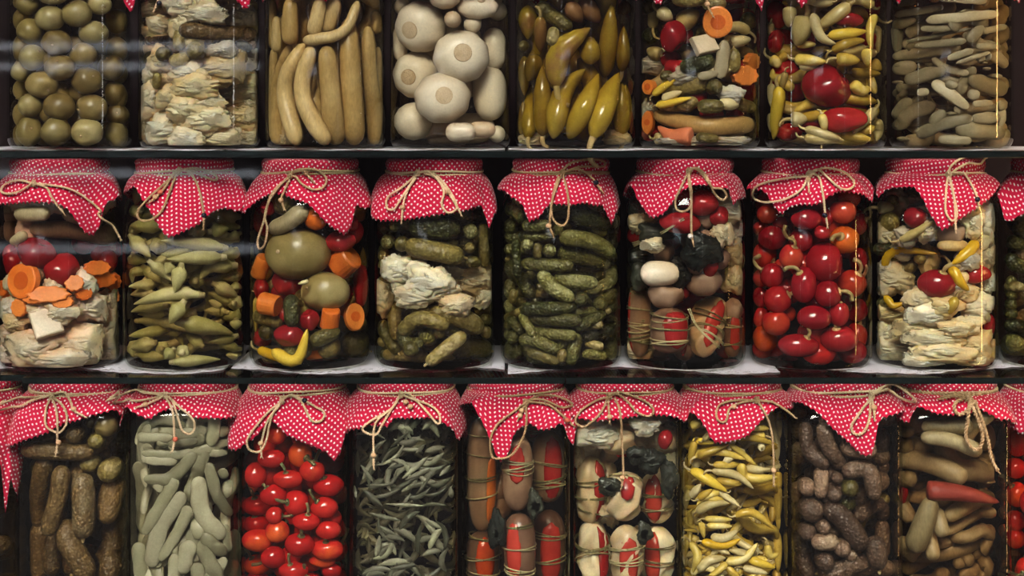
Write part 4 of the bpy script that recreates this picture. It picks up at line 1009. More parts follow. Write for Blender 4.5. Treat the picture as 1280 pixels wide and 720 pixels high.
R['b3'] = jar_at(2, 388, 'round', 'brown', 'tomato and carrot jar', 'round glass jar of big green tomatoes, carrot and peppers, third on the middle shelf', 305, 240, S2, 23, """
tg 205 235 248 198;tg 310 382 188 148;gc 98 145 160 120 235 65 74;cc 385 268 112 108 50;cc 50 285 66 106 20;cc 98 430 84 92 100;cc 330 483 102 72 10;cs 422 478 78 106;rd 155 355 122 106;rd 175 552 112 82;rd 45 110 72 112;co 275 100 92 92;bp 100 602 200 650 245 518 44
bp 48 600 150 655 36;gg 180 400 186 510 66;gk 38 468 130 515 60;gk 80 542 82 72;rd 250 490 70 84;rd 365 190 112 84;rd 40 372 62 84;rd 455 350 56 180;op 360 340 430 320 470 205 36;op 420 365 410 420 380 455 24;yp 18 400 25 545 22;op 92 300 50 365 26
gk 262 575 360 530 66;gk 320 600 112 100;gk 430 580 112 120;gg 200 612 105 72;cc 260 640 90 34 80;gk 350 650 120 70;pp 250 340 205 352 16;gk 120 650 120 50;rd 400 120 80 70;gk 440 660 80 50;rd 90 60 60 60;gg 340 130 100 60""", [('gk', .04, .028, 2), ('rd', .03, .026, 1), ('cc', .024, .022, .5)], 34)
R['b4'] = jar_at(2, 543, 'round', 'olive', 'gherkin and cabbage jar', 'round glass jar of gherkins around a white cabbage layer, fourth on the middle shelf', 460, 240, S2, 24, """
gk 150 205 250 225 360 250 78;gg 165 130 345 142 86;gg 240 190 72 62;gk 310 198 62 44;gk 390 215 46 44;gk 375 265 430 270 48;gg 75 192 58 58;gk 130 200 62 76;gk 62 246 58 64;gg 65 135 50 62;gg 105 130 48 60;gk 440 125 447 285 44;gg 385 130 400 170 54;gg 28 130 40 60
lf 130 300 180 130;lf 230 345 170 130;lf 400 340 175 140;lf 50 400 85 140;lf 340 430 140 80;lf 180 400 180 80;lf 280 370 120 90;lf 300 320 150 80;lf 440 400 100 90;gk 160 430 95 470 105 578 56;gk 48 470 98 462 52;gk 45 495 70 570 108 630 48;gk 125 540 190 485 305 510 60
gk 270 542 64 56;gk 165 602 66 82;gg 225 560 82 82;gk 235 470 340 480 435 525 78;gk 368 545 230 655 62;gk 318 625 480 590 76;gk 405 445 485 440 72;gk 440 545 485 530 46;gk 290 660 78 60;gk 360 664 52 48;gg 422 650 84 62;gk 55 648 220 672 50;gg 470 490 52 56;gk 200 460 66 42
gk 36 572 44 56;gg 30 640 50 60;gg 470 240 50 60;gg 440 90 80 60;gk 60 80 100 60""", [('gk', .045, .019, 2), ('gg', .045, .019, 1)], 55)
R['b5'] = jar_at(2, 701, 'round', 'dark', 'small gherkin jar', 'round glass jar of small dark green gherkins, fifth on the middle shelf', 620, 240, S2, 25, """
gg 172 308 220 370 292 408 60;gg 100 275 292 284 54;gg 95 450 304 443 56;gg 130 490 325 492 56;gg 225 335 385 350 56;gg 250 175 360 190 450 240 72;gg 245 240 440 275 76;gg 74 180 82 325 36;gg 22 275 90 330 142 410 58;gg 120 202 52 52;gk 160 226 36 62;gg 205 225 62 56
gg 138 335 56 62;gk 170 366 32 30;gk 148 405 212 402 40;gg 325 410 62 74;gk 315 305 405 306 34;gg 462 290 440 350 362 398 52;gg 96 470 145 550 42;gg 92 565 150 570 238 608 54;gg 120 545 305 552 50;gg 312 550 285 658 56;gk 124 612 238 652 42;gg 300 525 415 465 50
gg 335 565 450 520 50;gg 64 556 54 62;gg 48 480 105 545 46;gk 345 588 410 592 36;gg 335 622 425 628 44;gg 110 175 225 168 46;gg 105 130 205 130 54;gg 290 80 440 120 88;gg 240 150 46 44;gg 30 130 80 130 60;gg 55 50 105 115 50;gk 84 460 32 30;gk 430 455 27 26
gk 62 425 70 375 38;gg 35 510 52 56;gg 295 460 390 468 46;gk 255 605 248 650 44;gk 372 150 425 160 38;gg 440 600 60 80;gg 60 620 90 80;gg 180 640 120 50;gg 230 380 60 40;gk 45 265 30 28;gg 50 370 50 70;gg 400 430 60 60;gk 190 190 50 40;gg 450 180 60 90;gg 20 220 50 50""",
 [('gg', .045, .017, 3), ('gk', .03, .014, 1)], 90)
se = lambda a=0, m='red_strip': dict(strip=[(.15, .85, -.75+a, .55+a, m)], ties=[(.25, 2), (.5, 3), (.75, 2)])
R['b6'] = jar_at(2, 856, 'round', 'brown', 'stuffed eggplant jar', 'round glass jar of tied stuffed eggplants and white cabbage balls, sixth on the middle shelf', 775, 240, S2, 26, """
gl 155 312 142 100;bb 180 395 132 112;se 188 440 190 520 190 622 150;ti 18 425 70 430 112 415 14;ti 20 560 60 560 105 540 18;ti 262 440 300 520 385 600 14;ti 390 500 480 488 16;ti 40 205 90 190 145 160 26
ti 150 160 220 120 250 100 14;ti 30 480 60 500 110 510 14;ti 300 520 350 540 400 590 14;lf 82 122 112 84;lf 122 205 92 52;ld 310 225 145 130;rd 350 280 62 92;bb 325 345 138 120;se 60 345 62 480 66 650 94;rd 230 120 150 82;rd 315 40 120 90;cb 400 415 350 520 322 655 140;se 452 455 455 560 448 655 78
rd 380 92 72 72;rd 250 395 66 72;rd 255 560 40 160;ld 90 265 124 100;lf 80 620 130 92;bb 170 630 132 102;lf 450 150 80 120;lc 445 245 90 92
lc 440 335 92 110;lf 390 160 90 110;bb 330 100 110 90;rd 430 640 90 70;ld 60 60 100 90;lf 420 60 110 110;bb 130 100 90 90;rd 30 640 60 60;bb 450 450 70 90""", [('bb', .035, .03, 1), ('ld', .04, .03, .7), ('rd', .03, .026, .7)], 22,
 extras=[dict(strip=[(.02, .85, -1.3, .5, 'red_strip')], ties=[(.2, 2), (.45, 2), (.72, 3)]), dict(strip=[(.05, .95, 1.0, 1.5, 'red_strip')], ties=[(.1, 3), (.35, 2), (.58, 5), (.75, 4)]),
         dict(strip=[(.03, .9, -.6, .35, 'red_strip')], ties=[(.35, 2), (.6, 2)]), dict(strip=[(.05, .9, -1.0, .4, 'red_strip')], ties=[(.3, 2), (.7, 2)])])
R['b7'] = jar_at(2, 1013, 'round', 'red', 'dark cherry pepper jar', 'round glass jar of dark red cherry peppers with curly stems, seventh on the middle shelf', 930, 240, S2, 27, """
cd 310 268 146 146;cd 230 355 96 138 -30;cd 182 250 88 104 15;cd 228 188 92 92 -80;co 385 183 112 106;cd 112 176 112 96;cd 322 390 104 104 75;cd 112 320 92 94;cd 132 412 112 102 60;cd 210 588 152 90 30;cd 365 562 142 102 -15;cd 268 482 132 92
ch 300 642 128 88;cd 125 500 108 102;co 66 557 98 112;cd 142 632 132 102;cd 415 350 112 104 30;cd 365 465 74 100;cd 64 240 92 102;cd 50 402 66 82;cd 420 622 112 92;cd 455 552 82 112;cd 452 452 84 92 -70;cd 450 260 72 92;cd 95 85 84 74;cd 240 102 114 84
cd 380 75 104 92;cd 452 120 74 102 70;cd 40 140 62 62;cd 42 330 62 72;cd 42 480 62 80;cd 300 155 62 52;cd 50 640 80 80;cd 160 130 60 60;cd 320 100 70 70;cd 190 480 60 60""", [('cd', .034, .031, 1)], 36)
R['b8'] = jar_at(2, 1169, 'round', 'olive', 'pale cabbage jar', 'round glass jar of cream cabbage with yellow and red peppers, eighth on the middle shelf', 1085, 240, S2, 28, """
bp 40 300 120 230 295 245 32;bp 425 185 370 240 318 280 42;bp 322 275 350 340 392 382 42;pp 118 188 180 160 255 108 34;cd 268 350 150 110 15;rd 410 312 112 76;rd 465 512 42 104;rd 185 98 94 84;pc 270 205 385 208 46;bp 80 400 100 440 160 432 28;lf 120 345 142 130
lc 100 472 132 62;lc 190 520 220 80;lc 250 562 250 74;lc 280 612 250 84;lc 400 590 160 120;lf 420 440 140 120;lf 440 125 110 180;lf 110 605 150 100;lf 220 470 160 80;bb 320 155 122 92;lf 350 350 70 90;lf 450 350 92 100;lc 340 522 122 62;lc 420 652 130 60
lf 450 240 92 100;lf 200 650 150 60;gk 230 265 54 46;gg 70 220 105 62;gk 90 118 92 82;pp 60 60 92 52;gk 130 40 62 52;gg 62 378 62 54;op 340 395 308 475 38;lf 50 160 80 80;lg 160 170 100 80;gg 60 430 60 60;lf 50 540 80 100;lf 60 630 90 80;lg 170 230 100 80
lg 380 260 90 90;lc 300 440 120 80;lf 190 410 110 80;lc 380 510 120 70;lg 60 300 70 80""", [('lc', .04, .03, 1), ('gk', .04, .02, .5)], 26)
R['b9'] = jar_at(2, 1327, 'round', 'dark', 'cropped gherkin jar', 'round jar of dark gherkins cut off by the right edge, middle shelf', 1240, 240, S2, 29, """
gg 80 470 52 62;gg 40 510 130 520 50;gk 60 370 130 365 42;gg 30 190 120 200 60;gg 40 330 110 420 56;gg 60 580 80 80;gg 30 430 90 430 50;gg 50 250 130 300 60""", [('gg', .055, .022, 2), ('gd', .05, .022, 1)], 60)
# ---- bottom shelf
R['c0'] = jar_at(3, -62, 'square', 'dark', 'cropped left jar', 'square glass jar cut off by the left edge, bottom shelf', 0, 460, S3, 30, '', [('gd', .06, .026, 1)], 40)
R['c1'] = jar_at(3, 80, 'square', 'dark', 'brown gherkin jar', 'square glass jar of large brown gherkins, leftmost whole one on the bottom shelf', 0, 460, S3, 31, """
gd 75 282 200 290 318 292 66;gd 215 345 200 450 165 572 72;gd 285 372 290 480 288 580 78;gd 155 318 120 420 92 550 78;gk 300 335 78 72;gk 370 362 92 112;gk 330 255 66 62;tb 366 198 82 82;gk 392 270 58 52;gd 260 230 92 72;gk 302 198 52 40;gk 80 342 74 84
gd 372 400 362 540 92;gd 125 565 140 660 150 745 78;gd 215 540 260 640 310 720 92;gd 185 585 215 745 74;gd 58 540 62 730 72;gd 385 520 368 745 84;gd 335 640 335 745 62;gd 60 400 50 520 60;gd 60 240 60 300 60;gd 120 650 60 700 60;gd 240 760 240 800 70;gd 90 770 160 850 80;gd 200 780 220 880 80;gd 320 760 330 880 90""",
 [('gd', .06, .026, 1)], 34, (1.4, .4))
R['c2'] = jar_at(3, 221, 'square', 'clear', 'green bean jar', 'square glass jar of soft green flat beans, second on the bottom shelf', 0, 460, S3, 32, """
bg 688 372 700 500 778 595 70;bg 612 378 560 470 495 578 50;bg 640 430 560 540 520 692 66;bg 495 385 590 380 680 292 44;bg 712 280 680 370 640 470 52;bg 488 295 640 300 800 255 34;bg 472 240 600 242 36;bg 580 265 685 252 30;bg 500 318 615 322 34;bg 695 300 790 292 34
bg 470 325 475 450 445 578 52;bg 445 225 448 360 435 520 42;bg 518 395 500 520 435 622 36;bg 655 475 620 560 552 668 44;bg 720 325 750 440 795 525 44;bg 765 345 782 385 40;bg 680 465 685 595 54;bg 695 575 785 650 50;bg 695 590 720 660 765 745 62;bg 662 595 625 715 56
bg 478 600 490 745 50;bg 440 610 460 725 38;bg 605 640 600 745 46;bg 535 395 560 430 40;bg 785 390 785 450 40;bg 680 670 690 745 50;bg 745 225 795 215 36;bg 500 260 540 330 36;bg 560 560 540 700 40;bg 780 540 790 640 36;bg 480 770 600 800 50;bg 620 760 760 800 50;bg 540 260 620 250 30""",
 [('bg', .07, .017, 1)], 80, (1.1, .5))
R['c3'] = jar_at(3, 362, 'square', 'red', 'bright cherry pepper jar', 'square glass jar of bright red cherry peppers, third on the bottom shelf', 280, 460, S3, 33, """
ch 222 385 102 62 -10;ch 305 355 86 76;ch 172 438 94 72;ch 250 465 86 84;ch 347 482 94 72 -40;ch 360 408 106 76 -20;ch 262 302 82 92;ch 165 312 96 66;ch 110 370 78 86;ch 88 475 106 72 -12;ch 262 610 102 80 10;ch 185 565 82 76;ch 115 602 112 76
ch 285 530 92 62 10;ch 175 510 62 60;ch 357 630 112 72 -5;ch 360 560 92 62;ch 75 540 96 66;ch 170 655 86 76;ch 78 680 92 72 -30;ch 335 680 92 46;ch 240 702 102 62 -15;ch 365 715 74 50;ch 50 385 46 92;ch 385 305 64 74;ch 75 315 82 62;ch 120 725 92 50 5;ch 300 750 90 70
ch 180 750 90 70;ch 80 770 90 70;ch 390 760 70 70;ch 300 400 60 60;ch 230 520 60 60""", [('ch', .033, .029, 1)], 60)
R['c4'] = jar_at(3, 503, 'square', 'dark', 'samphire jar', 'square glass jar of narrow dark samphire leaves, fourth on the bottom shelf', 280, 460, S3, 34, """
sa 610 388 715 300 22;sa 620 390 730 340 20;sa 475 415 555 485 26;sa 430 470 470 455 500 480 12;sa 555 470 700 478 14;sa 565 695 675 680 22;sa 430 610 490 640 14;sa 440 560 530 610 14;sa 500 405 580 400 600 345 12;sa 660 300 700 260 16;sa 640 220 570 280 14;sa 740 380 790 330 20
sa 700 250 640 240 14;sa 600 280 690 285 18;sa 470 330 520 400 16;sa 560 350 640 330 16;sa 780 400 790 460 24;sa 650 430 600 500 16;sa 520 540 600 580 18;sa 690 520 760 560 20;sa 450 400 460 460 16""",
 [('sa', .040, .0098, 3), ('sa', .052, .0062, 1)], 279, (.3, .75))
st = lambda a, m='red_strip', t=((.3, 2), (.5, 3), (.78, 2)): dict(strip=[(.12, .88, a-.85, a+.85, m)], ties=list(t))
R['c5'] = jar_at(3, 645, 'square', 'dark', 'tied eggplant jar', 'square glass jar of long pepper-stuffed tied eggplants, fifth on the bottom shelf', 560, 460, S3, 35, """
se 102 165 100 360 92 568 112;se 242 230 240 360 240 496 108;se 362 212 365 330 362 468 122;se 108 560 105 760 122;se 245 500 250 760 112;se 362 488 358 760 118;ld 170 560 60 120;ld 300 470 50 90;se 300 180 300 300 60;se 170 200 175 330 60""", [('se', .07, .036, 1)], 5, (1.5, .1),
 extras=[dict(strip=[(.32, .92, -1.25, -.35, 'carrot')], ties=[(.15, 1), (.32, 1), (.52, 2), (.68, 1)]), dict(strip=[(.1, .6, -.5, .6, 'red_strip')], ties=[(.42, 3), (.33, 2)]), dict(strip=[(.05, .97, -.95, .3, 'red_strip')], ties=[(.45, 2), (.72, 4), (.65, 1)]),
         dict(strip=[(.06, .8, -.8, .5, 'orange_cherry')], ties=[(.12, 2), (.45, 2), (.72, 2)]), dict(strip=[(.05, .9, -.1, 1.0, 'red_strip')], ties=[(.15, 2), (.45, 2), (.75, 3)]), dict(strip=[(.12, .95, -.9, .6, 'red_strip')], ties=[(.3, 3), (.62, 2)]),
         se(), se()])
R['c6'] = jar_at(3, 786, 'square', 'clear', 'cabbage roll jar', 'square glass jar of tied cabbage rolls with red strips, sixth on the bottom shelf', 560, 460, S3, 36, """
rd 752 248 48 62;lf 745 262 135 122;lf 512 232 150 92;ld 700 320 90 80;cb 588 200 592 300 130;rd 612 315 56 46;ld 765 380 60 120;ld 560 410 80 60;cb 480 300 478 420 480 540 112;cb 618 360 610 450 600 530 130;cb 745 350 745 440 745 540 122;cb 500 545 505 760 125
cb 615 540 618 760 118;cb 745 545 745 760 125;ld 680 570 50 70;ld 540 652 80 34;lf 590 510 110 60;ld 650 300 60 60;lf 430 300 40 90;lf 680 200 90 60""", [('lf', .04, .034, 1), ('cb', .05, .034, 1)], 14, (1.4, .2),
 extras=[dict(), dict(strip=[(.05, .95, -1.3, -.2, 'red_strip')], ties=[(.35, 2), (.6, 2), (.8, 1)]), dict(strip=[(.1, .55, -.5, .35, 'red_strip')], ties=[(.15, 2)]), dict(strip=[(.05, .95, -.2, .95, 'red_strip')], ties=[(.45, 3), (.7, 2)]),
         dict(strip=[(.02, .95, -1.3, -.35, 'red_strip')], ties=[(.3, 3), (.55, 2)]), dict(strip=[(.15, .98, -.8, .5, 'red_strip')], ties=[(.35, 3), (.55, 3)]), dict(strip=[(.05, .95, -.1, .9, 'red_strip')], ties=[(.3, 2), (.55, 3)])])
R['c7'] = jar_at(3, 925, 'square', 'clear', 'thin yellow pepper jar', 'square glass jar of thin yellow peppers, seventh on the bottom shelf', 840, 460, S3, 37, """
bp 60 350 120 385 195 430 40;pp 135 355 220 370 285 420 32;yp 250 435 330 452 415 430 36;yp 238 325 260 380 372 378 42;yp 240 518 300 580 412 592 42;bp 98 600 180 615 242 590 34;yp 235 440 300 450 400 432 30;yp 84 305 170 275 200 262 32;yp 78 312 160 290 258 318 36;yp 155 250 260 238 372 268 32
yp 80 248 68 300 60 350 30;pp 90 340 37 36;yp 138 335 250 340 30;yp 152 388 245 405 32;pp 255 352 335 352 30;yp 300 330 400 290 36;pp 350 165 370 250 420 325 40;pp 310 275 28 26;yp 330 240 248 228 32;yp 200 262 300 345 24;yp 420 355 400 390 372 435 34;yp 420 405 410 460 392 535 34
yp 285 398 365 438 24;pp 80 500 140 470 202 468 36;pp 65 450 102 398 32;yp 88 455 142 418 30;pp 160 430 240 482 24;yp 110 522 212 525 26;yp 98 592 60 550 85 508 30;yp 215 512 280 500 358 560 32;yp 318 468 370 500 412 568 32;pp 130 582 180 590 232 560 36;pp 283 582 372 602 32
yp 212 508 282 575 26;pp 118 612 205 645 30;yp 183 672 250 660 300 602 34;pp 88 705 130 665 195 662 36;yp 62 600 90 650 70 712 36;bp 258 662 362 692 34;yp 330 608 340 650 375 642 32;yp 385 598 405 712 34;pp 338 640 402 682 36;pp 242 690 335 712 30;yp 100 530 112 592 24
yp 118 545 212 548 28;pp 232 648 226 712 34;pp 372 630 38 36;pp 290 640 36 34;yp 250 200 340 210 34;yp 60 200 110 190 40;bp 70 255 150 262 26;yp 100 740 200 760 34;yp 250 740 380 760 34;yp 380 740 400 800 34;yp 70 170 80 230 36;yp 150 180 240 200 30;pp 380 190 420 260 34""",
 [('yp', .045, .0095, 3), ('pp', .042, .009, 1)], 190, (.1, .7))
R['c8'] = jar_at(3, 1065, 'square', 'dark', 'mauve gherkin jar', 'square glass jar of mauve brown gherkins, eighth on the bottom shelf', 840, 460, S3, 38, """
gm 595 360 680 350 702 450 58;gm 522 192 540 270 600 355 60;gm 465 195 470 280 535 342 54;gm 535 475 600 530 660 620 78;gm 650 540 710 505 792 502 56;gk 668 600 700 555 762 545 48;gm 518 350 515 445 56;gm 470 415 64 78;gm 485 492 94 88;gm 562 437 56 58;gk 617 415 60 66;gg 618 478 62 72
gm 572 380 42 42;gm 670 462 54 84;gm 590 270 700 285 72;gm 785 225 700 285 72;gm 770 305 78 68;gm 730 355 62 56;gm 770 390 82 78;gk 787 455 44 46;gm 740 455 54 64;gm 700 590 715 690 78;gm 780 530 782 658 56;gm 470 570 66 62;gm 525 552 52 52;gm 530 602 88 62;gm 590 625 62 62
gm 625 655 48 52;gm 530 670 78 72;gm 460 610 465 720 66;gm 700 680 620 695 520 725 62;gm 770 692 84 62;gm 760 180 84 62;gm 460 342 62 62;gm 680 320 62 52;gm 600 250 60 60;gm 460 180 60 40;gm 600 760 100 70;gm 740 760 100 70;gm 480 760 80 80;gm 640 620 60 60;gm 560 320 50 50""",
 [('gm', .04, .02, 1)], 70)
R['c9'] = jar_at(3, 1202, 'square', 'brown', 'grey cucumber jar', 'square glass jar of grey cucumbers with one red carrot, ninth on the bottom shelf', 1100, 460, S3, 39, """
cr 155 422 290 435 425 468 66;gc 95 350 200 350 308 392 78;gc 235 290 320 380 460 340 84;gc 180 458 150 540 120 632 82;gc 212 500 220 585 56;gc 238 528 350 490 472 450 64;gc 248 592 340 560 435 520 48;gc 278 622 370 600 475 558 50;gc 188 565 195 672 54;gc 225 640 295 630 52;gc 90 640 165 682 72
gc 125 705 300 670 470 605 64;gc 298 722 365 700 52;gc 148 240 250 250 345 290 58;gc 90 250 150 245 42;gc 95 300 235 308 66;gc 270 412 370 410 465 390 56;gc 95 418 158 415 60;gc 160 212 315 198 58;gc 95 200 155 212 74;gc 385 215 475 260 82;gc 440 312 66 52;gc 365 690 455 700 52
rd 100 460 34 60;gc 100 560 130 470 50;gc 440 450 60 50;gc 380 300 60 60;gc 100 760 300 760 60;gc 320 760 470 740 60""", [('gc', .06, .02, 1)], 40, (.3, .4))
R['c10'] = jar_at(3, 1343, 'square', 'red', 'cropped red pepper jar', 'square glass jar of red peppers, cut off by the right edge, bottom shelf', 1260, 460, S3, 40, '', [('ch', .034, .03, 1)], 50)

# ------------------------------------------------------------------ cloths (hem points), bows, beads
def B(key, hem, bows=(), beads=(), rot=.3, thick=1.0, knot=None):
    j = R[key]; build_jar(j, hem, bows, LIQ[j.row], thick, beads, rot, knot)
def flat(c, w=70, y=-18): return [(c-w, y), (c-w*.5, y+6), (c, y-4), (c+w*.5, y+5), (c+w, y)]
B('a1', [(10, -10), (50, -14), (95, -20), (140, -16), (158, 4), (169, 27), (174, -5)], [[(88, -60), (70, -40), (60, -25), (80, -22), (88, -60)]], [], .5)
B('a2', [(175, -12), (215, -20), (255, -18), (284, -14), (296, 0), (308, 14), (317, 0), (322, -20)], [[(225, -62), (212, -30), (200, -5), (193, 12)], [(225, -60), (245, -40), (262, -42), (240, -60), (225, -60)]], [(199, 4, 'bead_black')], .8)
B('a3', [(326, 3), (340, -12), (370, -18), (395, -8), (405, 3), (416, -9), (450, -20), (480, -14)], [[(405, -62), (390, -40), (380, -28), (400, -40), (405, -62)]], [], .2)
B('a4', flat(563), [[(560, -62), (540, -40), (530, -30), (555, -40), (560, -62)]], [], 1.0)
B('a5', [(650, -16), (690, -20), (730, -14), (770, -12), (790, -4), (801, 5), (804, -14)], [[(715, -62), (700, -30), (712, -20), (720, -40), (715, -62)]], [], .4)
B('a6', [(797, -12), (803, 6), (810, -4), (822, 7), (834, -8), (870, -20), (910, -18), (940, -10), (955, 18), (960, -10)], [[(872, -62), (880, -30), (884, 4), (890, 18)], [(872, -62), (850, -40), (860, -28), (872, -62)]], [(884, 5, 'bead')], .7)
B('a7', [(953, -8), (957, 16), (963, -10), (985, -14), (994, -2), (1003, 11), (1013, -4), (1050, -18), (1095, -12)], [[(1030, -62), (1010, -40), (1020, -26), (1030, -62)]], [], .1)
B('a8', [(1112, -6), (1124, 8), (1134, -8), (1180, -20), (1230, -14), (1262, -6), (1279, 4), (1283, -12)], [[(1188, -62), (1170, -40), (1180, -30), (1188, -62)]], [], .9)
B('b1', [(-12, 256), (8, 255), (40, 253), (70, 254), (85, 262), (96, 278), (106, 291), (117, 295), (124, 282), (125, 266), (131, 250), (141, 253), (150, 245)],
  [[(40, 229), (25, 225), (8, 229), (1, 238), (8, 242), (22, 240), (33, 234), (40, 229)], [(42, 229), (58, 234), (64, 245), (72, 257), (80, 266)], [(45, 229), (80, 234), (105, 244), (125, 262), (140, 280), (150, 297)]], [], .45, knot=(42, 229))
B('b2', [(160, 238), (168, 232), (173, 241), (182, 257), (192, 274), (201, 286), (209, 297), (218, 295), (225, 292), (238, 286), (250, 280), (258, 272), (265, 266), (280, 260), (291, 263), (300, 267), (306, 260)],
  [[(222, 214), (205, 230), (185, 248), (172, 265), (176, 275), (190, 274), (203, 262), (212, 240), (222, 214)], [(226, 212), (245, 210), (262, 215), (273, 220), (270, 225), (258, 221), (240, 214), (226, 213)], [(232, 212), (243, 222), (250, 240), (254, 262), (255, 284)], [(218, 215), (205, 236), (193, 248), (188, 252)]],
  [(200, 240, 'bead_red'), (194, 246, 'bead'), (255, 269, 'bead_black')], .05, knot=(224, 213))
B('b3', [(300, 268), (307, 262), (320, 252), (335, 243), (350, 243), (360, 247), (372, 251), (385, 255), (393, 263), (400, 271), (412, 283), (430, 294), (437, 289), (441, 281), (444, 258), (452, 257), (459, 262)],
  [[(362, 219), (372, 212), (395, 212), (408, 222), (405, 233), (392, 237), (378, 230), (370, 221), (362, 219)], [(360, 222), (345, 235), (336, 250), (330, 275), (322, 300), (324, 311), (331, 305), (334, 285), (331, 270), (337, 250), (350, 232), (360, 222)], [(362, 224), (357, 235), (352, 248), (355, 260)], [(366, 216), (380, 213), (386, 220), (391, 226)]],
  [(351, 250, 'bead'), (383, 216, 'bead')], .6, knot=(362, 219))
B('b4', [(464, 274), (480, 276), (497, 276), (512, 274), (537, 270), (555, 268), (570, 266), (590, 261), (602, 257), (608, 278), (615, 292), (620, 272)],
  [[(522, 216), (505, 232), (485, 246), (484, 260), (493, 261), (500, 250), (512, 232), (522, 216)], [(520, 222), (510, 237), (504, 256), (502, 275)], [(524, 216), (535, 214), (548, 225), (555, 240), (552, 255), (560, 266), (571, 260), (566, 245), (552, 225), (537, 214), (524, 216)], [(530, 216), (545, 222), (560, 240), (570, 256), (576, 267)]],
  [(503, 259, 'bead'), (560, 240, 'bead')], .75, knot=(522, 216))
B('b5', [(628, 238), (640, 245), (653, 257), (656, 268), (659, 278), (666, 275), (673, 273), (680, 262), (686, 256), (700, 256), (714, 257), (733, 254), (748, 258), (755, 256), (762, 270), (769, 284), (774, 268)],
  [[(702, 214), (715, 203), (740, 199), (755, 202), (755, 208), (740, 208), (722, 209), (704, 216)], [(702, 218), (694, 238), (689, 258), (692, 275), (703, 282), (710, 272), (710, 245), (704, 218)], [(698, 220), (691, 245), (687, 280), (691, 293)], [(706, 214), (725, 212), (740, 222), (746, 230), (752, 238)]],
  [(686, 282, 'bead'), (745, 228, 'bead_black')], .25, knot=(703, 216))
B('b6', [(784, 232), (797, 252), (804, 264), (812, 273), (820, 271), (828, 268), (835, 260), (841, 252), (852, 239), (866, 231), (882, 231), (903, 236), (911, 235), (917, 257), (925, 250)],
  [[(860, 216), (852, 232), (844, 250), (846, 262), (856, 264), (864, 255), (862, 235), (860, 216)], [(861, 216), (864, 240), (864, 285), (866, 304)], [(862, 213), (872, 210), (884, 222), (893, 242), (903, 250), (908, 244), (902, 236), (890, 234), (880, 220), (868, 210), (862, 213)]],
  [(863, 295, 'bead_white')], .5, knot=(861, 214))
B('b7', [(938, 238), (955, 238), (965, 256), (970, 263), (975, 269), (980, 265), (985, 260), (999, 256), (1013, 257), (1027, 254), (1035, 247), (1044, 240), (1061, 240), (1077, 243), (1083, 249), (1089, 254), (1094, 238)],
  [[(1010, 220), (985, 222), (950, 230), (939, 240), (945, 250), (965, 252), (985, 247), (1002, 236), (1010, 220)], [(1012, 218), (1030, 210), (1055, 215), (1068, 228), (1062, 236), (1050, 235), (1035, 222), (1022, 212), (1012, 216)], [(1014, 216), (1024, 222), (1029, 245), (1031, 265), (1034, 281)], [(1010, 220), (1011, 236)]],
  [(1031, 269, 'bead_black'), (1010, 224, 'bead')], .35, knot=(1012, 217))
B('b8', [(1096, 247), (1104, 239), (1117, 235), (1130, 234), (1142, 233), (1151, 245), (1157, 256), (1162, 267), (1169, 278), (1176, 288), (1186, 284), (1196, 278), (1209, 270), (1221, 262), (1230, 255), (1238, 249), (1253, 231)],
  [[(1186, 218), (1188, 208), (1205, 196), (1225, 193), (1231, 198), (1226, 205), (1210, 204), (1195, 212), (1186, 218)], [(1184, 220), (1182, 245), (1182, 265), (1190, 276), (1196, 268), (1192, 245), (1186, 220)], [(1187, 222), (1193, 250), (1194, 288)], [(1190, 216), (1205, 217), (1215, 232), (1222, 248), (1223, 257)]],
  [(1222, 249, 'bead_black')], .15, knot=(1186, 218))
B('b9', [(1245, 247), (1252, 274), (1257, 280), (1268, 274), (1280, 268), (1300, 262), (1330, 258), (1360, 255), (1390, 250)], [[(1330, 216), (1310, 240), (1320, 255), (1330, 216)]], [], .65)
B('c0', [(-120, 540), (-80, 560), (-40, 600), (-10, 640), (8, 652), (12, 650), (24, 622), (12, 590), (2, 560)], [[(-70, 494), (-90, 520), (-70, 530), (-70, 494)]], [], .3)
B('c1', [(3, 558), (9, 559), (25, 552), (42, 547), (62, 540), (72, 533), (95, 526), (110, 521), (130, 516), (145, 511), (149, 519)],
  [[(64, 494), (40, 496), (15, 498), (2, 503), (8, 508), (25, 508), (40, 500), (64, 494)], [(64, 496), (58, 510), (57, 530), (65, 538), (75, 540), (83, 530), (82, 512), (72, 500), (64, 496)], [(66, 498), (71, 515), (72, 550), (70, 567)], [(68, 492), (80, 490), (88, 500), (92, 512), (105, 520)]],
  [(73, 553, 'bead'), (92, 511, 'bead')], .5, knot=(65, 495))
B('c2', [(151, 534), (155, 517), (158, 505), (170, 517), (185, 525), (200, 515), (215, 511), (235, 514), (240, 522), (260, 523), (285, 523)],
  [[(205, 494), (180, 490), (160, 488), (148, 490), (155, 498), (175, 500), (205, 494)], [(203, 496), (190, 502), (178, 507), (174, 508)], [(205, 492), (215, 500), (222, 520), (228, 538), (238, 542), (244, 532), (238, 520), (226, 510), (214, 498), (205, 492)], [(207, 494), (216, 515), (218, 548), (216, 562)]],
  [(182, 505, 'bead'), (219, 549, 'bead_red')], .95, knot=(206, 494))
B('c3', [(288, 562), (296, 563), (309, 554), (321, 545), (330, 532), (338, 523), (345, 530), (358, 544), (372, 550), (386, 556), (398, 561), (409, 566), (416, 578), (428, 563), (431, 545)],
  [[(352, 502), (335, 515), (318, 535), (309, 550), (312, 562), (325, 564), (333, 550), (337, 530), (342, 515), (352, 502)], [(350, 506), (335, 525), (327, 553), (327, 568)], [(352, 500), (362, 494), (376, 500), (385, 518), (392, 527), (402, 525), (406, 515), (395, 508), (378, 499), (364, 493), (352, 500)]],
  [(326, 554, 'bead'), (381, 500, 'bead_black')], .7, knot=(352, 501))
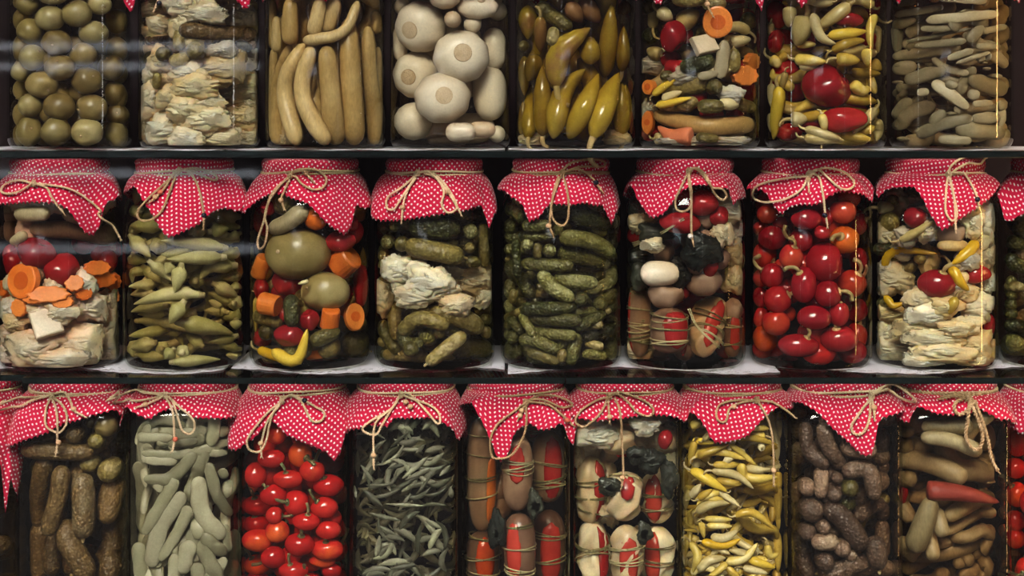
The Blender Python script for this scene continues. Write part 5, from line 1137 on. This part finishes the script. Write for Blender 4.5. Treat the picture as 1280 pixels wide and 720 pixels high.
B('c4', [(433, 538), (447, 536), (461, 532), (473, 533), (484, 534), (492, 523), (515, 523), (541, 522), (559, 532), (570, 540), (574, 552)],
  [[(500, 494), (490, 510), (465, 525), (453, 535), (458, 541), (470, 543), (478, 530), (487, 515), (500, 494)], [(490, 510), (469, 530), (467, 568), (467, 582)], [(502, 492), (512, 492), (530, 510), (545, 528), (550, 528), (548, 515), (535, 505), (515, 498), (502, 492)]],
  [(467, 569, 'bead'), (507, 502, 'bead'), (513, 508, 'bead')], .55, knot=(501, 493))
B('c5', [(590, 503), (600, 519), (607, 532), (613, 546), (619, 563), (624, 578), (630, 575), (635, 570), (642, 543), (653, 535), (664, 530), (674, 538), (684, 537), (693, 535), (703, 527), (709, 546), (714, 562), (717, 538)],
  [[(657, 503), (645, 512), (622, 530), (613, 550), (615, 570), (625, 573), (640, 568), (653, 548), (658, 528), (657, 503)], [(658, 502), (672, 494), (695, 493), (712, 498), (714, 506), (700, 508), (685, 501), (670, 498), (658, 502)], [(660, 502), (685, 505), (702, 518), (710, 525), (716, 531)], [(656, 506), (652, 514), (649, 521)]],
  [(709, 525, 'bead_red'), (652, 513, 'bead'), (650, 519, 'bead')], .12, knot=(657, 503))
B('c6', [(720, 522), (733, 524), (746, 526), (759, 525), (772, 523), (799, 520), (826, 519), (847, 522), (855, 528)],
  [[(760, 495), (745, 500), (727, 512), (719, 526), (728, 533), (741, 526), (753, 512), (760, 495)], [(762, 494), (775, 490), (800, 498), (815, 508), (816, 517), (808, 520), (795, 514), (785, 502), (772, 492), (762, 494)], [(768, 496), (775, 515), (778, 560), (779, 590), (777, 608)], [(760, 498), (762, 525)]],
  [(778, 597, 'bead'), (762, 521, 'bead')], .85, knot=(761, 495))
B('c7', [(858, 528), (862, 513), (878, 527), (885, 540), (892, 553), (901, 554), (909, 553), (922, 549), (936, 543), (943, 535), (950, 527), (964, 515), (977, 508), (990, 512)],
  [[(945, 500), (920, 500), (900, 505), (895, 518), (900, 527), (908, 525), (912, 510), (930, 502), (945, 500)], [(948, 500), (965, 502), (980, 511), (990, 518)], [(948, 502), (958, 520), (965, 545), (967, 585), (967, 604)]],
  [(967, 588, 'bead'), (917, 508, 'bead')], .2, knot=(946, 500))
B('c8', [(1000, 503), (1019, 514), (1028, 523), (1036, 532), (1048, 543), (1060, 553), (1070, 563), (1081, 571), (1091, 567), (1095, 540), (1099, 524), (1114, 519), (1129, 515)],
  [[(1090, 493), (1105, 484), (1120, 481), (1130, 490), (1130, 498), (1122, 495), (1112, 488), (1100, 490), (1090, 493)], [(1088, 497), (1075, 515), (1064, 532), (1068, 542), (1078, 541), (1086, 525), (1088, 497)], [(1089, 500), (1092, 510), (1093, 521)]],
  [(1092, 509, 'bead')], .4, thick=1.15, knot=(1089, 495))
B('c9', [(1135, 530), (1142, 512), (1150, 507), (1160, 512), (1170, 517), (1187, 518), (1204, 519), (1215, 515), (1225, 510), (1238, 518), (1252, 526), (1262, 524), (1270, 530)],
  [[(1205, 497), (1195, 502), (1193, 512), (1200, 518), (1212, 510), (1216, 500), (1205, 495)], [(1205, 496), (1190, 494), (1175, 497)], [(1212, 500), (1210, 520), (1207, 545), (1215, 560), (1224, 560), (1228, 545), (1222, 525), (1212, 500)], [(1218, 500), (1232, 540), (1240, 575), (1247, 588)]],
  [], .65, thick=1.5, knot=(1210, 497))
B('c10', [(1275, 545), (1285, 530), (1310, 520), (1350, 522), (1400, 520)], [[(1330, 496), (1320, 520), (1330, 530), (1330, 496)]], [], .2)
def tell_apart():
    by = {}
    for j in R.values():
        for o in j.items: by.setdefault(o['label'], []).append(o)
    for lab, L in by.items():
        n = len(L)
        if n < 2 or n > 4: continue
        xs = [o.location.x for o in L]; zs = [o.location.z for o in L]
        if max(xs)-min(xs) > max(zs)-min(zs): L.sort(key=lambda o: o.location.x); w = {2: ('left one of two', 'right one of two'), 3: ('left one of three', 'middle one of three', 'right one of three'), 4: ('first from left', 'second from left', 'third from left', 'fourth from left')}[n]
        else: L.sort(key=lambda o: -o.location.z); w = {2: ('upper one of two', 'lower one of two'), 3: ('top one of three', 'middle one of three', 'bottom one of three'), 4: ('first from top', 'second from top', 'third from top', 'fourth from top')}[n]
        for o, t in zip(L, w):
            new = lab+', '+t
            if len(new.replace('-', ' ').split()) > 16: new = lab.replace(' of the ', ', ')+', '+t
            if len(new.replace('-', ' ').split()) > 16: new = new.replace(' one of two', '').replace(' one of three', 'most')
            if len(new.replace('-', ' ').split()) <= 16: o['label'] = new
tell_apart()
print('pieces', cnt[0])
